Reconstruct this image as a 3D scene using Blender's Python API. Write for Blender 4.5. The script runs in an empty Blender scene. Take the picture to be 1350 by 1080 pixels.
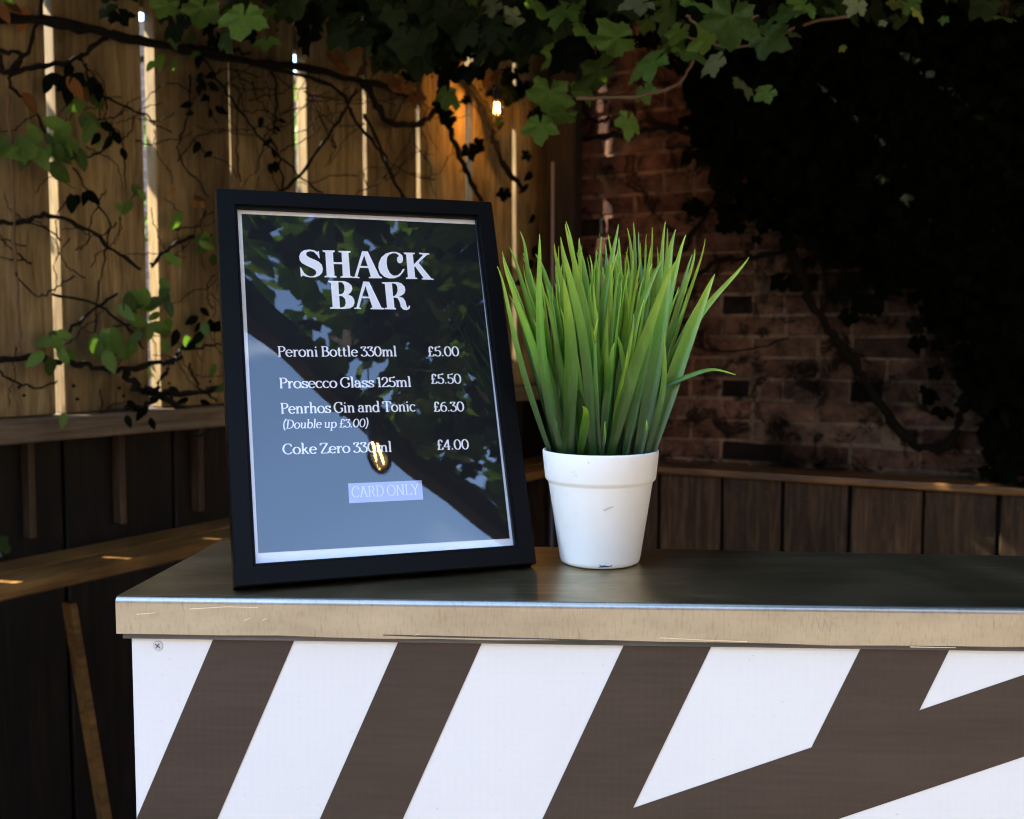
import bpy, bmesh, math, random
from mathutils import Vector, Matrix
from mathutils.geometry import tessellate_polygon
random.seed(11)
R = math.radians
S = bpy.context.scene
C = S.collection

# ------------------------------------------------------------------ camera, sky, sun, exposure
PITCH = R(4.2); F = 1365.0; CAMZ = 1.287
cd = bpy.data.cameras.new('camera'); cam = bpy.data.objects.new('camera', cd); C.objects.link(cam)
cam.location = (0, 0, CAMZ); cam.rotation_euler = (R(90) - PITCH, 0, 0)
cd.sensor_fit = 'HORIZONTAL'; cd.sensor_width = 36.0; cd.lens = 36.0 * F / 1350.0
cd.clip_start = 0.02; cd.clip_end = 3000
cd.dof.use_dof = True; cd.dof.focus_distance = 0.80; cd.dof.aperture_fstop = 12.0
S.camera = cam

SUN_DIR = Vector((-0.97, 0.24, 0.95)).normalized()      # towards the sun: behind the left fence
world = bpy.data.worlds.new('World'); S.world = world; world.use_nodes = True
wt = world.node_tree; bg = wt.nodes['Background']
sky = wt.nodes.new('ShaderNodeTexSky'); sky.sky_type = 'NISHITA'; sky.sun_disc = False
sky.sun_elevation = math.asin(SUN_DIR.z); sky.sun_rotation = math.atan2(SUN_DIR.x, SUN_DIR.y); sky.ozone_density = 1.9; sky.dust_density = 0.4
# a few thin wisps of cloud
wc = wt.nodes.new('ShaderNodeTexCoord'); wm = wt.nodes.new('ShaderNodeMapping'); wm.inputs['Scale'].default_value = (2.2, 5.0, 7.0)
wn = wt.nodes.new('ShaderNodeTexNoise'); wn.inputs['Scale'].default_value = 1.3; wn.inputs['Detail'].default_value = 7
wr = wt.nodes.new('ShaderNodeValToRGB'); wr.color_ramp.elements[0].position = 0.60; wr.color_ramp.elements[1].position = 0.95
wmx = wt.nodes.new('ShaderNodeMix'); wmx.data_type = 'RGBA'; wmx.inputs['B'].default_value = (5.5, 6.2, 7.0, 1)
wt.links.new(wc.outputs['Generated'], wm.inputs['Vector']); wt.links.new(wm.outputs[0], wn.inputs['Vector'])
wt.links.new(wn.outputs['Fac'], wr.inputs[0]); wt.links.new(wr.outputs[0], wmx.inputs['Factor'])
wt.links.new(sky.outputs[0], wmx.inputs['A']); wt.links.new(wmx.outputs['Result'], bg.inputs[0])
bg.inputs[1].default_value = 0.15
sl = bpy.data.lights.new('sun', 'SUN'); sun = bpy.data.objects.new('sun', sl); C.objects.link(sun)
sl.energy = 2.4; sl.angle = R(0.53); sl.color = (1.0, 0.94, 0.84)
sun.rotation_euler = SUN_DIR.to_track_quat('Z', 'Y').to_euler()
S.view_settings.view_transform = 'Standard'; S.view_settings.look = 'None'
S.view_settings.exposure = 3.2; S.view_settings.gamma = 1.0; S.view_settings.use_curve_mapping = False
S.cycles.use_denoising = True; S.cycles.filter_width = 1.15
S.cycles.max_bounces = 8; S.cycles.transparent_max_bounces = 12
S.cycles.sample_clamp_indirect = 6.0

# ------------------------------------------------------------------ measuring helpers (place of a point seen in the photograph)
CP, SP = math.cos(PITCH), math.sin(PITCH)
CAM = Vector((0, 0, CAMZ))
def ray(px, py):
    a = (px - 675) / F; b = (540 - py) / F
    return Vector((a, CP + b * SP, b * CP - SP))
def at(px, py, Y):
    d = ray(px, py); return CAM + d * (Y / d.y)
def hit(px, py, P, n):
    d = ray(px, py); return CAM + d * ((P - CAM).dot(n) / d.dot(n))
def hitz(px, py, z): return hit(px, py, Vector((0, 0, z)), Vector((0, 0, 1)))

# ------------------------------------------------------------------ mesh helpers
def mesh(name, vs, fs, smooth=False, uvs=None):
    m = bpy.data.meshes.new(name); m.from_pydata([tuple(v) for v in vs], [], fs)
    if uvs:
        l = m.uv_layers.new(name='UVMap')
        for lp in m.loops: l.data[lp.index].uv = uvs[lp.vertex_index]
    if smooth: m.polygons.foreach_set('use_smooth', [True] * len(m.polygons))
    m.update(); return m
def obj(name, m, mat=None, parent=None, loc=None, rot=None, mtx=None):
    o = bpy.data.objects.new(name, m); C.objects.link(o)
    if mat is not None and m is not None and not m.materials: m.materials.append(mat)
    if mtx is not None: o.matrix_local = mtx
    else:
        if loc is not None: o.location = loc
        if rot is not None: o.rotation_euler = rot
    if parent is not None: o.parent = parent
    return o
def tag(o, label=None, cat=None, group=None, kind=None):
    if label: o['label'] = label
    if cat: o['category'] = cat
    if group: o['group'] = group
    if kind: o['kind'] = kind
    return o
def thing(name, label, cat, loc=(0, 0, 0), group=None, mtx=None):
    o = bpy.data.objects.new(name, None); C.objects.link(o); o.empty_display_size = 0.05
    if mtx is not None: o.matrix_world = mtx
    else: o.location = loc
    return tag(o, label, cat, group)
def box_bm(x0, x1, y0, y1, z0, z1, bev=0.0, seg=1):
    bm = bmesh.new()
    vs = [bm.verts.new((x, y, z)) for x in (x0, x1) for y in (y0, y1) for z in (z0, z1)]
    for f in ((0, 1, 3, 2), (4, 6, 7, 5), (0, 4, 5, 1), (2, 3, 7, 6), (0, 2, 6, 4), (1, 5, 7, 3)):
        bm.faces.new([vs[i] for i in f])
    if bev: bmesh.ops.bevel(bm, geom=bm.edges[:], offset=bev, segments=seg, affect='EDGES', profile=0.6)
    return bm
def bmm(bm, name='mesh', smooth=False):
    m = bpy.data.meshes.new(name); bmesh.ops.recalc_face_normals(bm, faces=bm.faces); bm.to_mesh(m); bm.free()
    if smooth: m.polygons.foreach_set('use_smooth', [True] * len(m.polygons))
    return m
def box(x0, x1, y0, y1, z0, z1, bev=0.0, seg=1, name='box'): return bmm(box_bm(x0, x1, y0, y1, z0, z1, bev, seg), name)
def basis(o, x, y, z):
    m = Matrix((x, y, z)).transposed().to_4x4(); m.translation = o; return m
def tube(pts, rad, n=6, cap=True):
    vs, fs = [], []
    up = Vector((0.3, 0.2, 1)).normalized()
    N = len(pts)
    for i, p in enumerate(pts):
        a = pts[max(i - 1, 0)]; b = pts[min(i + 1, N - 1)]
        t = (b - a).normalized(); s = t.cross(up)
        if s.length < 1e-4: s = t.cross(Vector((1, 0, 0)))
        s.normalize(); q = s.cross(t)
        r = rad(i / max(N - 1, 1)) if callable(rad) else rad
        for k in range(n):
            an = 2 * math.pi * k / n; vs.append(p + (s * math.cos(an) + q * math.sin(an)) * r)
    for i in range(N - 1):
        for k in range(n):
            a = i * n + k; b = i * n + (k + 1) % n; fs.append((a, b, b + n, a + n))
    if cap: fs.append(tuple(range(n - 1, -1, -1))); fs.append(tuple(range((N - 1) * n, N * n)))
    return vs, fs
def smooth_path(P, k=5, jit=0.0):
    out = []
    for i in range(len(P) - 1):
        p0 = P[max(i - 1, 0)]; p1 = P[i]; p2 = P[i + 1]; p3 = P[min(i + 2, len(P) - 1)]
        for j in range(k):
            t = j / k
            q = 0.5 * ((2 * p1) + (p2 - p0) * t + (2 * p0 - 5 * p1 + 4 * p2 - p3) * t * t + (3 * p1 - p0 - 3 * p2 + p3) * t ** 3)
            if jit: q = q + Vector([random.uniform(-jit, jit) for _ in range(3)])
            out.append(q)
    out.append(P[-1]); return out

# ------------------------------------------------------------------ materials
def nodes(name):
    m = bpy.data.materials.new(name); m.use_nodes = True
    return m, m.node_tree.nodes, m.node_tree.links, m.node_tree.nodes['Principled BSDF']
def setp(b, **k):
    for a, v in k.items():
        a = {'rough': 'Roughness', 'metal': 'Metallic', 'color': 'Base Color', 'spec': 'Specular IOR Level', 'coat': 'Coat Weight', 'aniso': 'Anisotropic'}[a]
        b.inputs[a].default_value = (*v, 1) if isinstance(v, tuple) else v
def coords(n, l, scale=(1, 1, 1), kind='Object', rnd=False):
    tc = n.new('ShaderNodeTexCoord'); mp = n.new('ShaderNodeMapping'); mp.inputs['Scale'].default_value = scale
    src = tc.outputs[kind]
    if kind == 'World':
        pass
    if rnd:
        oi = n.new('ShaderNodeObjectInfo'); ml = n.new('ShaderNodeMath'); ml.operation = 'MULTIPLY'; ml.inputs[1].default_value = 37.0
        l.new(oi.outputs['Random'], ml.inputs[0])
        ad = n.new('ShaderNodeVectorMath'); ad.operation = 'ADD'; l.new(src, ad.inputs[0]); l.new(ml.outputs[0], ad.inputs[1]); src = ad.outputs[0]
    l.new(src, mp.inputs['Vector']); return mp.outputs[0]
def noise(n, l, vec, scale, detail=5, rough=0.55, dist=0.0):
    t = n.new('ShaderNodeTexNoise'); t.inputs['Scale'].default_value = scale; t.inputs['Detail'].default_value = detail
    t.inputs['Roughness'].default_value = rough; t.inputs['Distortion'].default_value = dist
    if vec is not None: l.new(vec, t.inputs['Vector'])
    return t.outputs['Fac']
def ramp(n, l, fac, stops):
    r = n.new('ShaderNodeValToRGB'); e = r.color_ramp.elements
    while len(e) < len(stops): e.new(0.5)
    for i, (p, c) in enumerate(stops):
        e[i].position = p; e[i].color = (*c, 1) if len(c) == 3 else c
    l.new(fac, r.inputs[0]); return r.outputs[0]
def g(v): return (v, v, v)
def mix(n, l, fac, a, b, mode='MIX'):
    m = n.new('ShaderNodeMix'); m.data_type = 'RGBA'; m.blend_type = mode
    for s, x in (('Factor', fac), ('A', a), ('B', b)):
        if isinstance(x, (int, float)): m.inputs[s].default_value = x
        elif isinstance(x, tuple): m.inputs[s].default_value = (*x, 1)
        else: l.new(x, m.inputs[s])
    return m.outputs['Result']
def bump(n, l, b, h, strength=0.3, dist=0.002):
    t = n.new('ShaderNodeBump'); t.inputs['Strength'].default_value = strength; t.inputs['Distance'].default_value = dist
    l.new(h, t.inputs['Height']); l.new(t.outputs[0], b.inputs['Normal']); return t
def objrand(n): return n.new('ShaderNodeObjectInfo').outputs['Random']

def wood(name, dark, mid, light, rough=0.7, axis='z', scale=1.0, spec=0.3, stain=0.5):
    m, n, l, b = nodes(name)
    sc = {'z': (14, 14, 1.1), 'x': (1.1, 14, 14), 'y': (14, 1.1, 14)}[axis]
    v = coords(n, l, tuple(s * scale for s in sc), rnd=True)
    f = noise(n, l, v, 3.0, 8, 0.65, 1.2)
    col = ramp(n, l, f, [(0.28, dark), (0.5, mid), (0.74, light)])
    v2 = coords(n, l, (1, 1, 0.45), rnd=True)
    st = ramp(n, l, noise(n, l, v2, 3.2, 5, 0.6), [(0.35, g(1 - stain)), (0.62, g(1.0))])
    col = mix(n, l, 1.0, col, st, 'MULTIPLY')
    rv = ramp(n, l, objrand(n), [(0, g(0.72)), (1, g(1.15))]); col = mix(n, l, 1.0, col, rv, 'MULTIPLY')
    l.new(col, b.inputs['Base Color']); setp(b, rough=rough, spec=spec)
    bump(n, l, b, f, 0.5, 0.003); return m
M = {}
M['fence'] = wood('fence_timber', (0.15, 0.095, 0.036), (0.41, 0.275, 0.11), (0.62, 0.45, 0.21), 0.85, stain=0.7)
M['rail'] = wood('rail_timber', (0.11, 0.07, 0.035), (0.21, 0.145, 0.08), (0.32, 0.23, 0.135), 0.85, 'x')
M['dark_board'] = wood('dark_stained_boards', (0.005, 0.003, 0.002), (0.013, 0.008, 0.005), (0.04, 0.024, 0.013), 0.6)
M['brown_board'] = wood('brown_stained_boards', (0.028, 0.014, 0.006), (0.105, 0.058, 0.024), (0.25, 0.15, 0.07), 0.55)
M['varnish'] = wood('varnished_timber', (0.08, 0.033, 0.008), (0.27, 0.125, 0.03), (0.42, 0.215, 0.055), 0.35, 'x', spec=0.5, stain=0.6)
M['beam'] = wood('pergola_timber', (0.03, 0.022, 0.016), (0.07, 0.05, 0.035), (0.11, 0.085, 0.06), 0.8, 'x')
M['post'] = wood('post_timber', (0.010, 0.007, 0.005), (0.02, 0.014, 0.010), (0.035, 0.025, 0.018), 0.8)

def simple(name, color, rough=0.5, metal=0.0, spec=0.5):
    m, n, l, b = nodes(name); setp(b, color=color, rough=rough, metal=metal, spec=spec); return m
M['pipe'] = simple('grey_plastic_pipe', (0.24, 0.245, 0.30), 0.45)
M['bark'] = simple('vine_bark', (0.012, 0.009, 0.006), 0.9, 0, 0.2)
M['twig'] = simple('pale_twig', (0.16, 0.085, 0.035), 0.7)
M['cable'] = simple('black_cable', (0.01, 0.01, 0.01), 0.5)
# bark bump
_n = M['bark'].node_tree.nodes; _l = M['bark'].node_tree.links
bump(_n, _l, _n['Principled BSDF'], noise(_n, _l, coords(_n, _l), 90, 5), 0.9, 0.004)

# bricks and mortar
m, n, l, b = nodes('old_brick')
v = coords(n, l, rnd=True)
base = ramp(n, l, objrand(n), [(0.0, (0.018, 0.013, 0.011)), (0.08, (0.03, 0.02, 0.015)), (0.12, (0.15, 0.085, 0.055)), (0.45, (0.24, 0.14, 0.09)), (0.8, (0.24, 0.165, 0.11)), (1.0, (0.34, 0.19, 0.13))])
f1 = noise(n, l, v, 14, 8, 0.7); base = mix(n, l, 1.0, base, ramp(n, l, f1, [(0.32, g(0.25)), (0.65, g(1.2))]), 'MULTIPLY')
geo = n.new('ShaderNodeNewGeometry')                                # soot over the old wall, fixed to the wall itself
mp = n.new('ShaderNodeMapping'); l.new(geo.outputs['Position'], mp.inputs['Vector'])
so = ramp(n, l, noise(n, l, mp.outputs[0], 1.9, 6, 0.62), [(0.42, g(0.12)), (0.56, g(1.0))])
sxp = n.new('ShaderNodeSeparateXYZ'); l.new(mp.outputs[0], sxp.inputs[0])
so = mix(n, l, ramp(n, l, mix(n, l, 0.35, sxp.outputs['X'], noise(n, l, mp.outputs[0], 6, 5)), [(0.50, g(1.0)), (0.75, g(0.0))]), so, (1.15, 0.84, 0.76))  # corner end free of soot, brighter and redder: light painted into the colour
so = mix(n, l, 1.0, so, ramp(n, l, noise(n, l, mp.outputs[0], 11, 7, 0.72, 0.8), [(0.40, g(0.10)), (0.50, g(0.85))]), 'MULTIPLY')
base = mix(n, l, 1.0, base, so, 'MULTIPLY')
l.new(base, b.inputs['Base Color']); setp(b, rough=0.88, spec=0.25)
bump(n, l, b, noise(n, l, v, 60, 6, 0.7), 0.8, 0.004); M['brick'] = m
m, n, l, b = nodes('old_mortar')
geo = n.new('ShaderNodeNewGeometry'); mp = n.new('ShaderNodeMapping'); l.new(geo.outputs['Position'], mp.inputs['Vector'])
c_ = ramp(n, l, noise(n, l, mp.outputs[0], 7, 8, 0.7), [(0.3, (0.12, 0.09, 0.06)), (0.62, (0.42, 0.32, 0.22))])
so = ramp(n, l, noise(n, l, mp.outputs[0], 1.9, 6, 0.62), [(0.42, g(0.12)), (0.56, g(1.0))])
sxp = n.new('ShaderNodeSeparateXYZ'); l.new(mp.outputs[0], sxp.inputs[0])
so = mix(n, l, ramp(n, l, mix(n, l, 0.35, sxp.outputs['X'], noise(n, l, mp.outputs[0], 6, 5)), [(0.50, g(1.0)), (0.75, g(0.0))]), so, (1.15, 0.84, 0.76))  # same painted light on the mortar near the corner
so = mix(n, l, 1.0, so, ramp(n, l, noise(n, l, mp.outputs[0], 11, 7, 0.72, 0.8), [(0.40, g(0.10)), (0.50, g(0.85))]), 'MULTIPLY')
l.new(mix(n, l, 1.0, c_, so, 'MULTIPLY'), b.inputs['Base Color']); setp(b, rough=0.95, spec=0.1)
bump(n, l, b, noise(n, l, mp.outputs[0], 120, 6, 0.7), 0.9, 0.004); M['mortar'] = m

# leaves: thin, partly translucent
def leafmat(name, a, c, trans=0.3, rough=0.5, spec=0.3):
    m, n, l, b = nodes(name)
    v = coords(n, l, rnd=True)
    f = noise(n, l, v, 22, 4)
    col = mix(n, l, f, a, c)
    rv = ramp(n, l, objrand(n), [(0, g(0.35)), (1, g(1.4))]); col = mix(n, l, 1.0, col, rv, 'MULTIPLY')
    geo = n.new('ShaderNodeNewGeometry')
    rv = ramp(n, l, geo.outputs['Random Per Island'], [(0, g(0.6)), (1, g(1.35))]); col = mix(n, l, 1.0, col, rv, 'MULTIPLY')
    uv = n.new('ShaderNodeUVMap'); sx = n.new('ShaderNodeSeparateXYZ'); l.new(uv.outputs[0], sx.inputs[0])
    vein = ramp(n, l, sx.outputs['X'], [(0.0, g(0.22)), (0.06, g(0.0))])
    col = mix(n, l, vein, col, tuple(min(1, x * 1.7 + 0.02) for x in c))
    l.new(col, b.inputs['Base Color']); setp(b, rough=rough, spec=spec)
    tr = n.new('ShaderNodeBsdfTranslucent'); l.new(mix(n, l, 1.0, col, (1.3, 1.5, 0.5), 'MULTIPLY'), tr.inputs['Color'])
    ms = n.new('ShaderNodeMixShader'); ms.inputs[0].default_value = trans
    l.new(b.outputs[0], ms.inputs[1]); l.new(tr.outputs[0], ms.inputs[2]); l.new(ms.outputs[0], n['Material Output'].inputs['Surface'])
    bump(n, l, b, f, 0.4, 0.004); return m
M['leaf'] = leafmat('vine_leaf', (0.04, 0.085, 0.014), (0.17, 0.28, 0.045))
M['leaf_pale'] = leafmat('pale_vine_leaf', (0.14, 0.17, 0.06), (0.30, 0.32, 0.16))
M['leaf_yellow'] = leafmat('yellow_vine_leaf', (0.18, 0.20, 0.03), (0.30, 0.30, 0.05))
M['leaf_dead'] = leafmat('dead_brown_leaf', (0.14, 0.05, 0.012), (0.30, 0.12, 0.03), 0.25, 0.7)
M['leaf_dark'] = leafmat('dark_ivy_leaf', (0.0025, 0.004, 0.0015), (0.006, 0.009, 0.003), 0.03, 0.8, 0.03)  # held near black so the colour carries the ivy's deep shade
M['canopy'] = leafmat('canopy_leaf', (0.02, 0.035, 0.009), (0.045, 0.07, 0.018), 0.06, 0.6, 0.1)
M['canopy_lit'] = leafmat('translucent_canopy_leaf', (0.07, 0.12, 0.02), (0.16, 0.22, 0.06), 0.4)  # brighter copy of the canopy leaf, backlight partly put into its colour
M['shrub'] = leafmat('sunlit_shrub_leaf', (0.08, 0.13, 0.02), (0.16, 0.22, 0.05), 0.35)

# steel worktop
m, n, l, b = nodes('brushed_steel')
tc = n.new('ShaderNodeTexCoord')
def mapd(sc):
    q = n.new('ShaderNodeMapping'); q.inputs['Scale'].default_value = sc; l.new(tc.outputs['Object'], q.inputs['Vector']); return q.outputs[0]
grain = noise(n, l, mapd((520, 520, 110)), 1.0, 4, 0.6)
blot = noise(n, l, mapd((9, 9, 22)), 1.0, 6, 0.65)
fine = noise(n, l, mapd((4, 260, 260)), 1.0, 4, 0.6)
spots = ramp(n, l, noise(n, l, mapd((260, 260, 60)), 1.0, 3, 0.5), [(0.62, g(0.0)), (0.70, g(1.0))])
col = ramp(n, l, blot, [(0.3, (0.36, 0.335, 0.28)), (0.7, (0.54, 0.51, 0.43))])
col = mix(n, l, mix(n, l, 1.0, spots, g(0.35), 'MULTIPLY'), col, (0.34, 0.25, 0.14))
col = mix(n, l, 1.0, col, ramp(n, l, grain, [(0.34, g(0.86)), (0.5, g(1.0))]), 'MULTIPLY')
l.new(col, b.inputs['Base Color'])
l.new(ramp(n, l, mix(n, l, 0.5, blot, grain), [(0.3, g(0.30)), (0.7, g(0.42))]), b.inputs['Roughness'])
setp(b, metal=1.0, aniso=0.35)
bp = bump(n, l, b, mix(n, l, 0.5, grain, fine), 0.12, 0.0006); M['steel'] = m

# top skin of the worktop: duller, worn
m, n, l, b = nodes('worn_steel_top')
tc = n.new('ShaderNodeTexCoord')
blot = noise(n, l, mapd((7, 7, 7)), 1.0, 7, 0.62, 0.6)
scr = noise(n, l, mapd((6, 190, 20)), 1.0, 4, 0.6)
sm_ = ramp(n, l, noise(n, l, mapd((14, 210, 14)), 1.0, 4, 0.6), [(0.60, g(1.0)), (0.68, g(1.45))])
wr_ = ramp(n, l, noise(n, l, mapd((3.0, 9, 3)), 1.0, 5, 0.7, 1.5), [(0.42, g(0.80)), (0.60, g(1.15))])
l.new(mix(n, l, 1.0, mix(n, l, 1.0, ramp(n, l, blot, [(0.3, (0.30, 0.235, 0.125)), (0.7, (0.50, 0.405, 0.235))]), sm_, 'MULTIPLY'), wr_, 'MULTIPLY'), b.inputs['Base Color'])
l.new(ramp(n, l, blot, [(0.3, g(0.28)), (0.7, g(0.42))]), b.inputs['Roughness'])
setp(b, metal=0.97); bump(n, l, b, scr, 0.14, 0.0006); M['steel_top'] = m

# white cladding panel with a faint honeycomb relief
m, n, l, b = nodes('white_clad_panel')
tc = n.new('ShaderNodeTexCoord')
vo = n.new('ShaderNodeTexVoronoi'); vo.inputs['Scale'].default_value = 1.0; vo.inputs['Randomness'].default_value = 0.15; l.new(mapd((170, 170, 170)), vo.inputs['Vector'])
d_ = noise(n, l, mapd((5, 5, 5)), 1.0, 6, 0.6)
col = ramp(n, l, d_, [(0.3, (0.73, 0.71, 0.66)), (0.7, (0.77, 0.75, 0.70))])
sp = ramp(n, l, noise(n, l, mapd((330, 330, 330)), 1.0, 2), [(0.24, g(1.0)), (0.27, g(0.0))])
col = mix(n, l, mix(n, l, 1.0, sp, g(0.3), 'MULTIPLY'), col, (0.35, 0.3, 0.25))
hx = ramp(n, l, vo.outputs['Distance'], [(0.1, g(0.985)), (0.5, g(1.0))]); col = mix(n, l, 1.0, col, hx, 'MULTIPLY')
l.new(col, b.inputs['Base Color']); setp(b, rough=0.45); bump(n, l, b, vo.outputs['Distance'], 0.10, 0.0006); M['white_panel'] = m
m, n, l, b = nodes('brown_print')
tc = n.new('ShaderNodeTexCoord')
vo = n.new('ShaderNodeTexVoronoi'); vo.inputs['Scale'].default_value = 1.0; vo.inputs['Randomness'].default_value = 0.15; l.new(mapd((170, 170, 170)), vo.inputs['Vector'])
d_ = noise(n, l, mapd((6, 6, 26)), 1.0, 7, 0.65)
wv = noise(n, l, mapd((18, 18, 300)), 1.0, 3, 0.5)
col = ramp(n, l, mix(n, l, 0.35, d_, wv), [(0.3, (0.040, 0.025, 0.0155)), (0.7, (0.064, 0.041, 0.027))])
hx = ramp(n, l, vo.outputs['Distance'], [(0.1, g(0.95)), (0.5, g(1.02))]); col = mix(n, l, 1.0, col, hx, 'MULTIPLY')
l.new(col, b.inputs['Base Color']); setp(b, rough=0.5, spec=0.35); bump(n, l, b, vo.outputs['Distance'], 0.12, 0.0006); M['brown_print'] = m

m, n, l, b = nodes('black_frame_paint')
v = coords(n, l)
l.new(ramp(n, l, noise(n, l, v, 900, 2), [(0.72, (0.0035, 0.0033, 0.0032)), (0.80, (0.035, 0.035, 0.04))]), b.inputs['Base Color'])
setp(b, rough=0.33, spec=0.08); bump(n, l, b, noise(n, l, v, 500, 3), 0.08, 0.0004); M['frame'] = m
M['paper'] = simple('white_paper', (0.88, 0.87, 0.86), 0.6)
m, n, l, b = nodes('black_print'); setp(b, color=(0.006, 0.0065, 0.007), rough=0.6, spec=0.15); M['print'] = m
M['lettering'] = simple('white_lettering', (0.90, 0.89, 0.89), 0.6)
M['sticker'] = simple('lilac_sticker', (0.40, 0.43, 0.68), 0.45)
M['sticker_text'] = simple('sticker_lettering', (0.80, 0.81, 0.92), 0.5)
M['screw'] = simple('steel_screw', (0.62, 0.62, 0.60), 0.5, 0.3)
M['slot'] = simple('screw_recess', (0.05, 0.05, 0.05), 0.5)
M['substrate'] = wood('grey_edge_board', (0.05, 0.045, 0.04), (0.11, 0.10, 0.09), (0.2, 0.18, 0.165), 0.8, 'x')
# acrylic pane: clear sheet, real reflection
m, n, l, b = nodes('acrylic_pane'); n.remove(b)
lw = n.new('ShaderNodeLayerWeight'); lw.inputs['Blend'].default_value = 0.5          # same reflectance from both faces of the sheet
pw = n.new('ShaderNodeMath'); pw.operation = 'POWER'; pw.inputs[1].default_value = 5.0; l.new(lw.outputs['Facing'], pw.inputs[0])
dbl = n.new('ShaderNodeMath'); dbl.operation = 'MULTIPLY_ADD'; dbl.inputs[1].default_value = 0.86; dbl.inputs[2].default_value = 0.115; l.new(pw.outputs[0], dbl.inputs[0])
gl = n.new('ShaderNodeBsdfGlossy'); gl.inputs['Roughness'].default_value = 0.012
tr = n.new('ShaderNodeBsdfTransparent'); tr.inputs['Color'].default_value = (0.97, 0.97, 0.97, 1)
ms = n.new('ShaderNodeMixShader'); l.new(dbl.outputs[0], ms.inputs[0]); l.new(tr.outputs[0], ms.inputs[1]); l.new(gl.outputs[0], ms.inputs[2])
df = n.new('ShaderNodeBsdfDiffuse'); df.inputs['Color'].default_value = (0.6, 0.6, 0.58, 1)
ms2 = n.new('ShaderNodeMixShader')
dv = coords(n, l); dust = ramp(n, l, noise(n, l, dv, 1400, 1), [(0.79, g(0.0)), (0.83, g(0.3))])
l.new(dust, ms2.inputs[0]); l.new(ms.outputs[0], ms2.inputs[1]); l.new(df.outputs[0], ms2.inputs[2])
l.new(ms2.outputs[0], n['Material Output'].inputs['Surface']); M['pane'] = m

m, n, l, b = nodes('white_pot')
v = coords(n, l)
col = ramp(n, l, noise(n, l, v, 18, 6), [(0.35, (0.83, 0.81, 0.74)), (0.7, (0.88, 0.86, 0.80))])
dirt = ramp(n, l, noise(n, l, v, 95, 7, 0.7), [(0.62, g(0.0)), (0.74, g(0.45))])
col = mix(n, l, dirt, col, (0.42, 0.36, 0.25))
l.new(col, b.inputs['Base Color']); setp(b, rough=0.5); bump(n, l, b, noise(n, l, v, 700, 3), 0.15, 0.0004)
b.inputs['Subsurface Weight'].default_value = 0.12; b.inputs['Subsurface Radius'].default_value = (0.01, 0.009, 0.007); b.inputs['Subsurface Scale'].default_value = 0.3
M['pot'] = m
M['blue_mark'] = simple('blue_ink_mark', (0.008, 0.07, 0.15), 0.6)
M['smudge'] = simple('tan_smudge', (0.62, 0.56, 0.42), 0.8)
M['foam'] = simple('dark_foam', (0.012, 0.016, 0.008), 0.95)
# plastic grass blades: dark at the foot, yellow green at the tip (the moulded colour)
m, n, l, b = nodes('plastic_grass')
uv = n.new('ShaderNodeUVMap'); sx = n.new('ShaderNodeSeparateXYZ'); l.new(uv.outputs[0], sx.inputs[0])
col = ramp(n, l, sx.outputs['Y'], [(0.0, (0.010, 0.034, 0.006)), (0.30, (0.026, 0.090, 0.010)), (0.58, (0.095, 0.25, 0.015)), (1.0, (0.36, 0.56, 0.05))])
v = coords(n, l, (60, 60, 9), rnd=True)
fib = n.new('ShaderNodeTexWave'); fib.wave_type = 'BANDS'; fib.bands_direction = 'X'; fib.inputs['Scale'].default_value = 3.6; fib.inputs['Distortion'].default_value = 1.2; l.new(uv.outputs[0], fib.inputs['Vector'])
col = mix(n, l, 1.0, col, ramp(n, l, fib.outputs['Fac'], [(0.0, g(0.80)), (1.0, g(1.08))]), 'MULTIPLY')
fz = noise(n, l, v, 1.0, 5, 0.6); col = mix(n, l, 1.0, col, ramp(n, l, fz, [(0.3, g(0.6)), (0.7, g(1.2))]), 'MULTIPLY')
rv = ramp(n, l, objrand(n), [(0, (0.62, 0.70, 0.75)), (0.5, (1, 1, 1)), (1, (1.25, 1.12, 0.9))]); col = mix(n, l, 1.0, col, rv, 'MULTIPLY')
du = ramp(n, l, noise(n, l, coords(n, l, (110, 110, 14), rnd=True), 1.0, 6, 0.7), [(0.56, g(0.0)), (0.80, g(0.42))])
col = mix(n, l, du, col, (0.25, 0.30, 0.17))
l.new(col, b.inputs['Base Color']); setp(b, rough=0.36, spec=0.5)
tr = n.new('ShaderNodeBsdfTranslucent'); l.new(mix(n, l, 1.0, col, (1.2, 1.3, 0.5), 'MULTIPLY'), tr.inputs['Color'])
ms = n.new('ShaderNodeMixShader'); ms.inputs[0].default_value = 0.18
l.new(b.outputs[0], ms.inputs[1]); l.new(tr.outputs[0], ms.inputs[2]); l.new(ms.outputs[0], n['Material Output'].inputs['Surface'])
bump(n, l, b, fz, 0.3, 0.0008); M['blade'] = m

# sandy paving
m, n, l, b = nodes('sandy_paving')
v = coords(n, l)
br = n.new('ShaderNodeTexBrick'); br.inputs['Scale'].default_value = 1.6; br.inputs['Mortar Size'].default_value = 0.012
br.inputs['Color1'].default_value = (0.25, 0.205, 0.145, 1); br.inputs['Color2'].default_value = (0.21, 0.17, 0.12, 1); br.inputs['Mortar'].default_value = (0.16, 0.13, 0.10, 1)
l.new(v, br.inputs['Vector'])
l.new(mix(n, l, 1.0, br.outputs['Color'], ramp(n, l, noise(n, l, v, 3, 8), [(0.3, g(0.75)), (0.7, g(1.1))]), 'MULTIPLY'), b.inputs['Base Color']); setp(b, rough=0.9)
M['paving'] = m
def lamp_mat(name, col, st):
    m, n, l, b = nodes(name); b.inputs['Emission Color'].default_value = (*col, 1); b.inputs['Emission Strength'].default_value = st; setp(b, color=(0.8, 0.6, 0.3)); return m
M['filament'] = lamp_mat('lit_filament', (1.0, 0.62, 0.22), 30)
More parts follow.
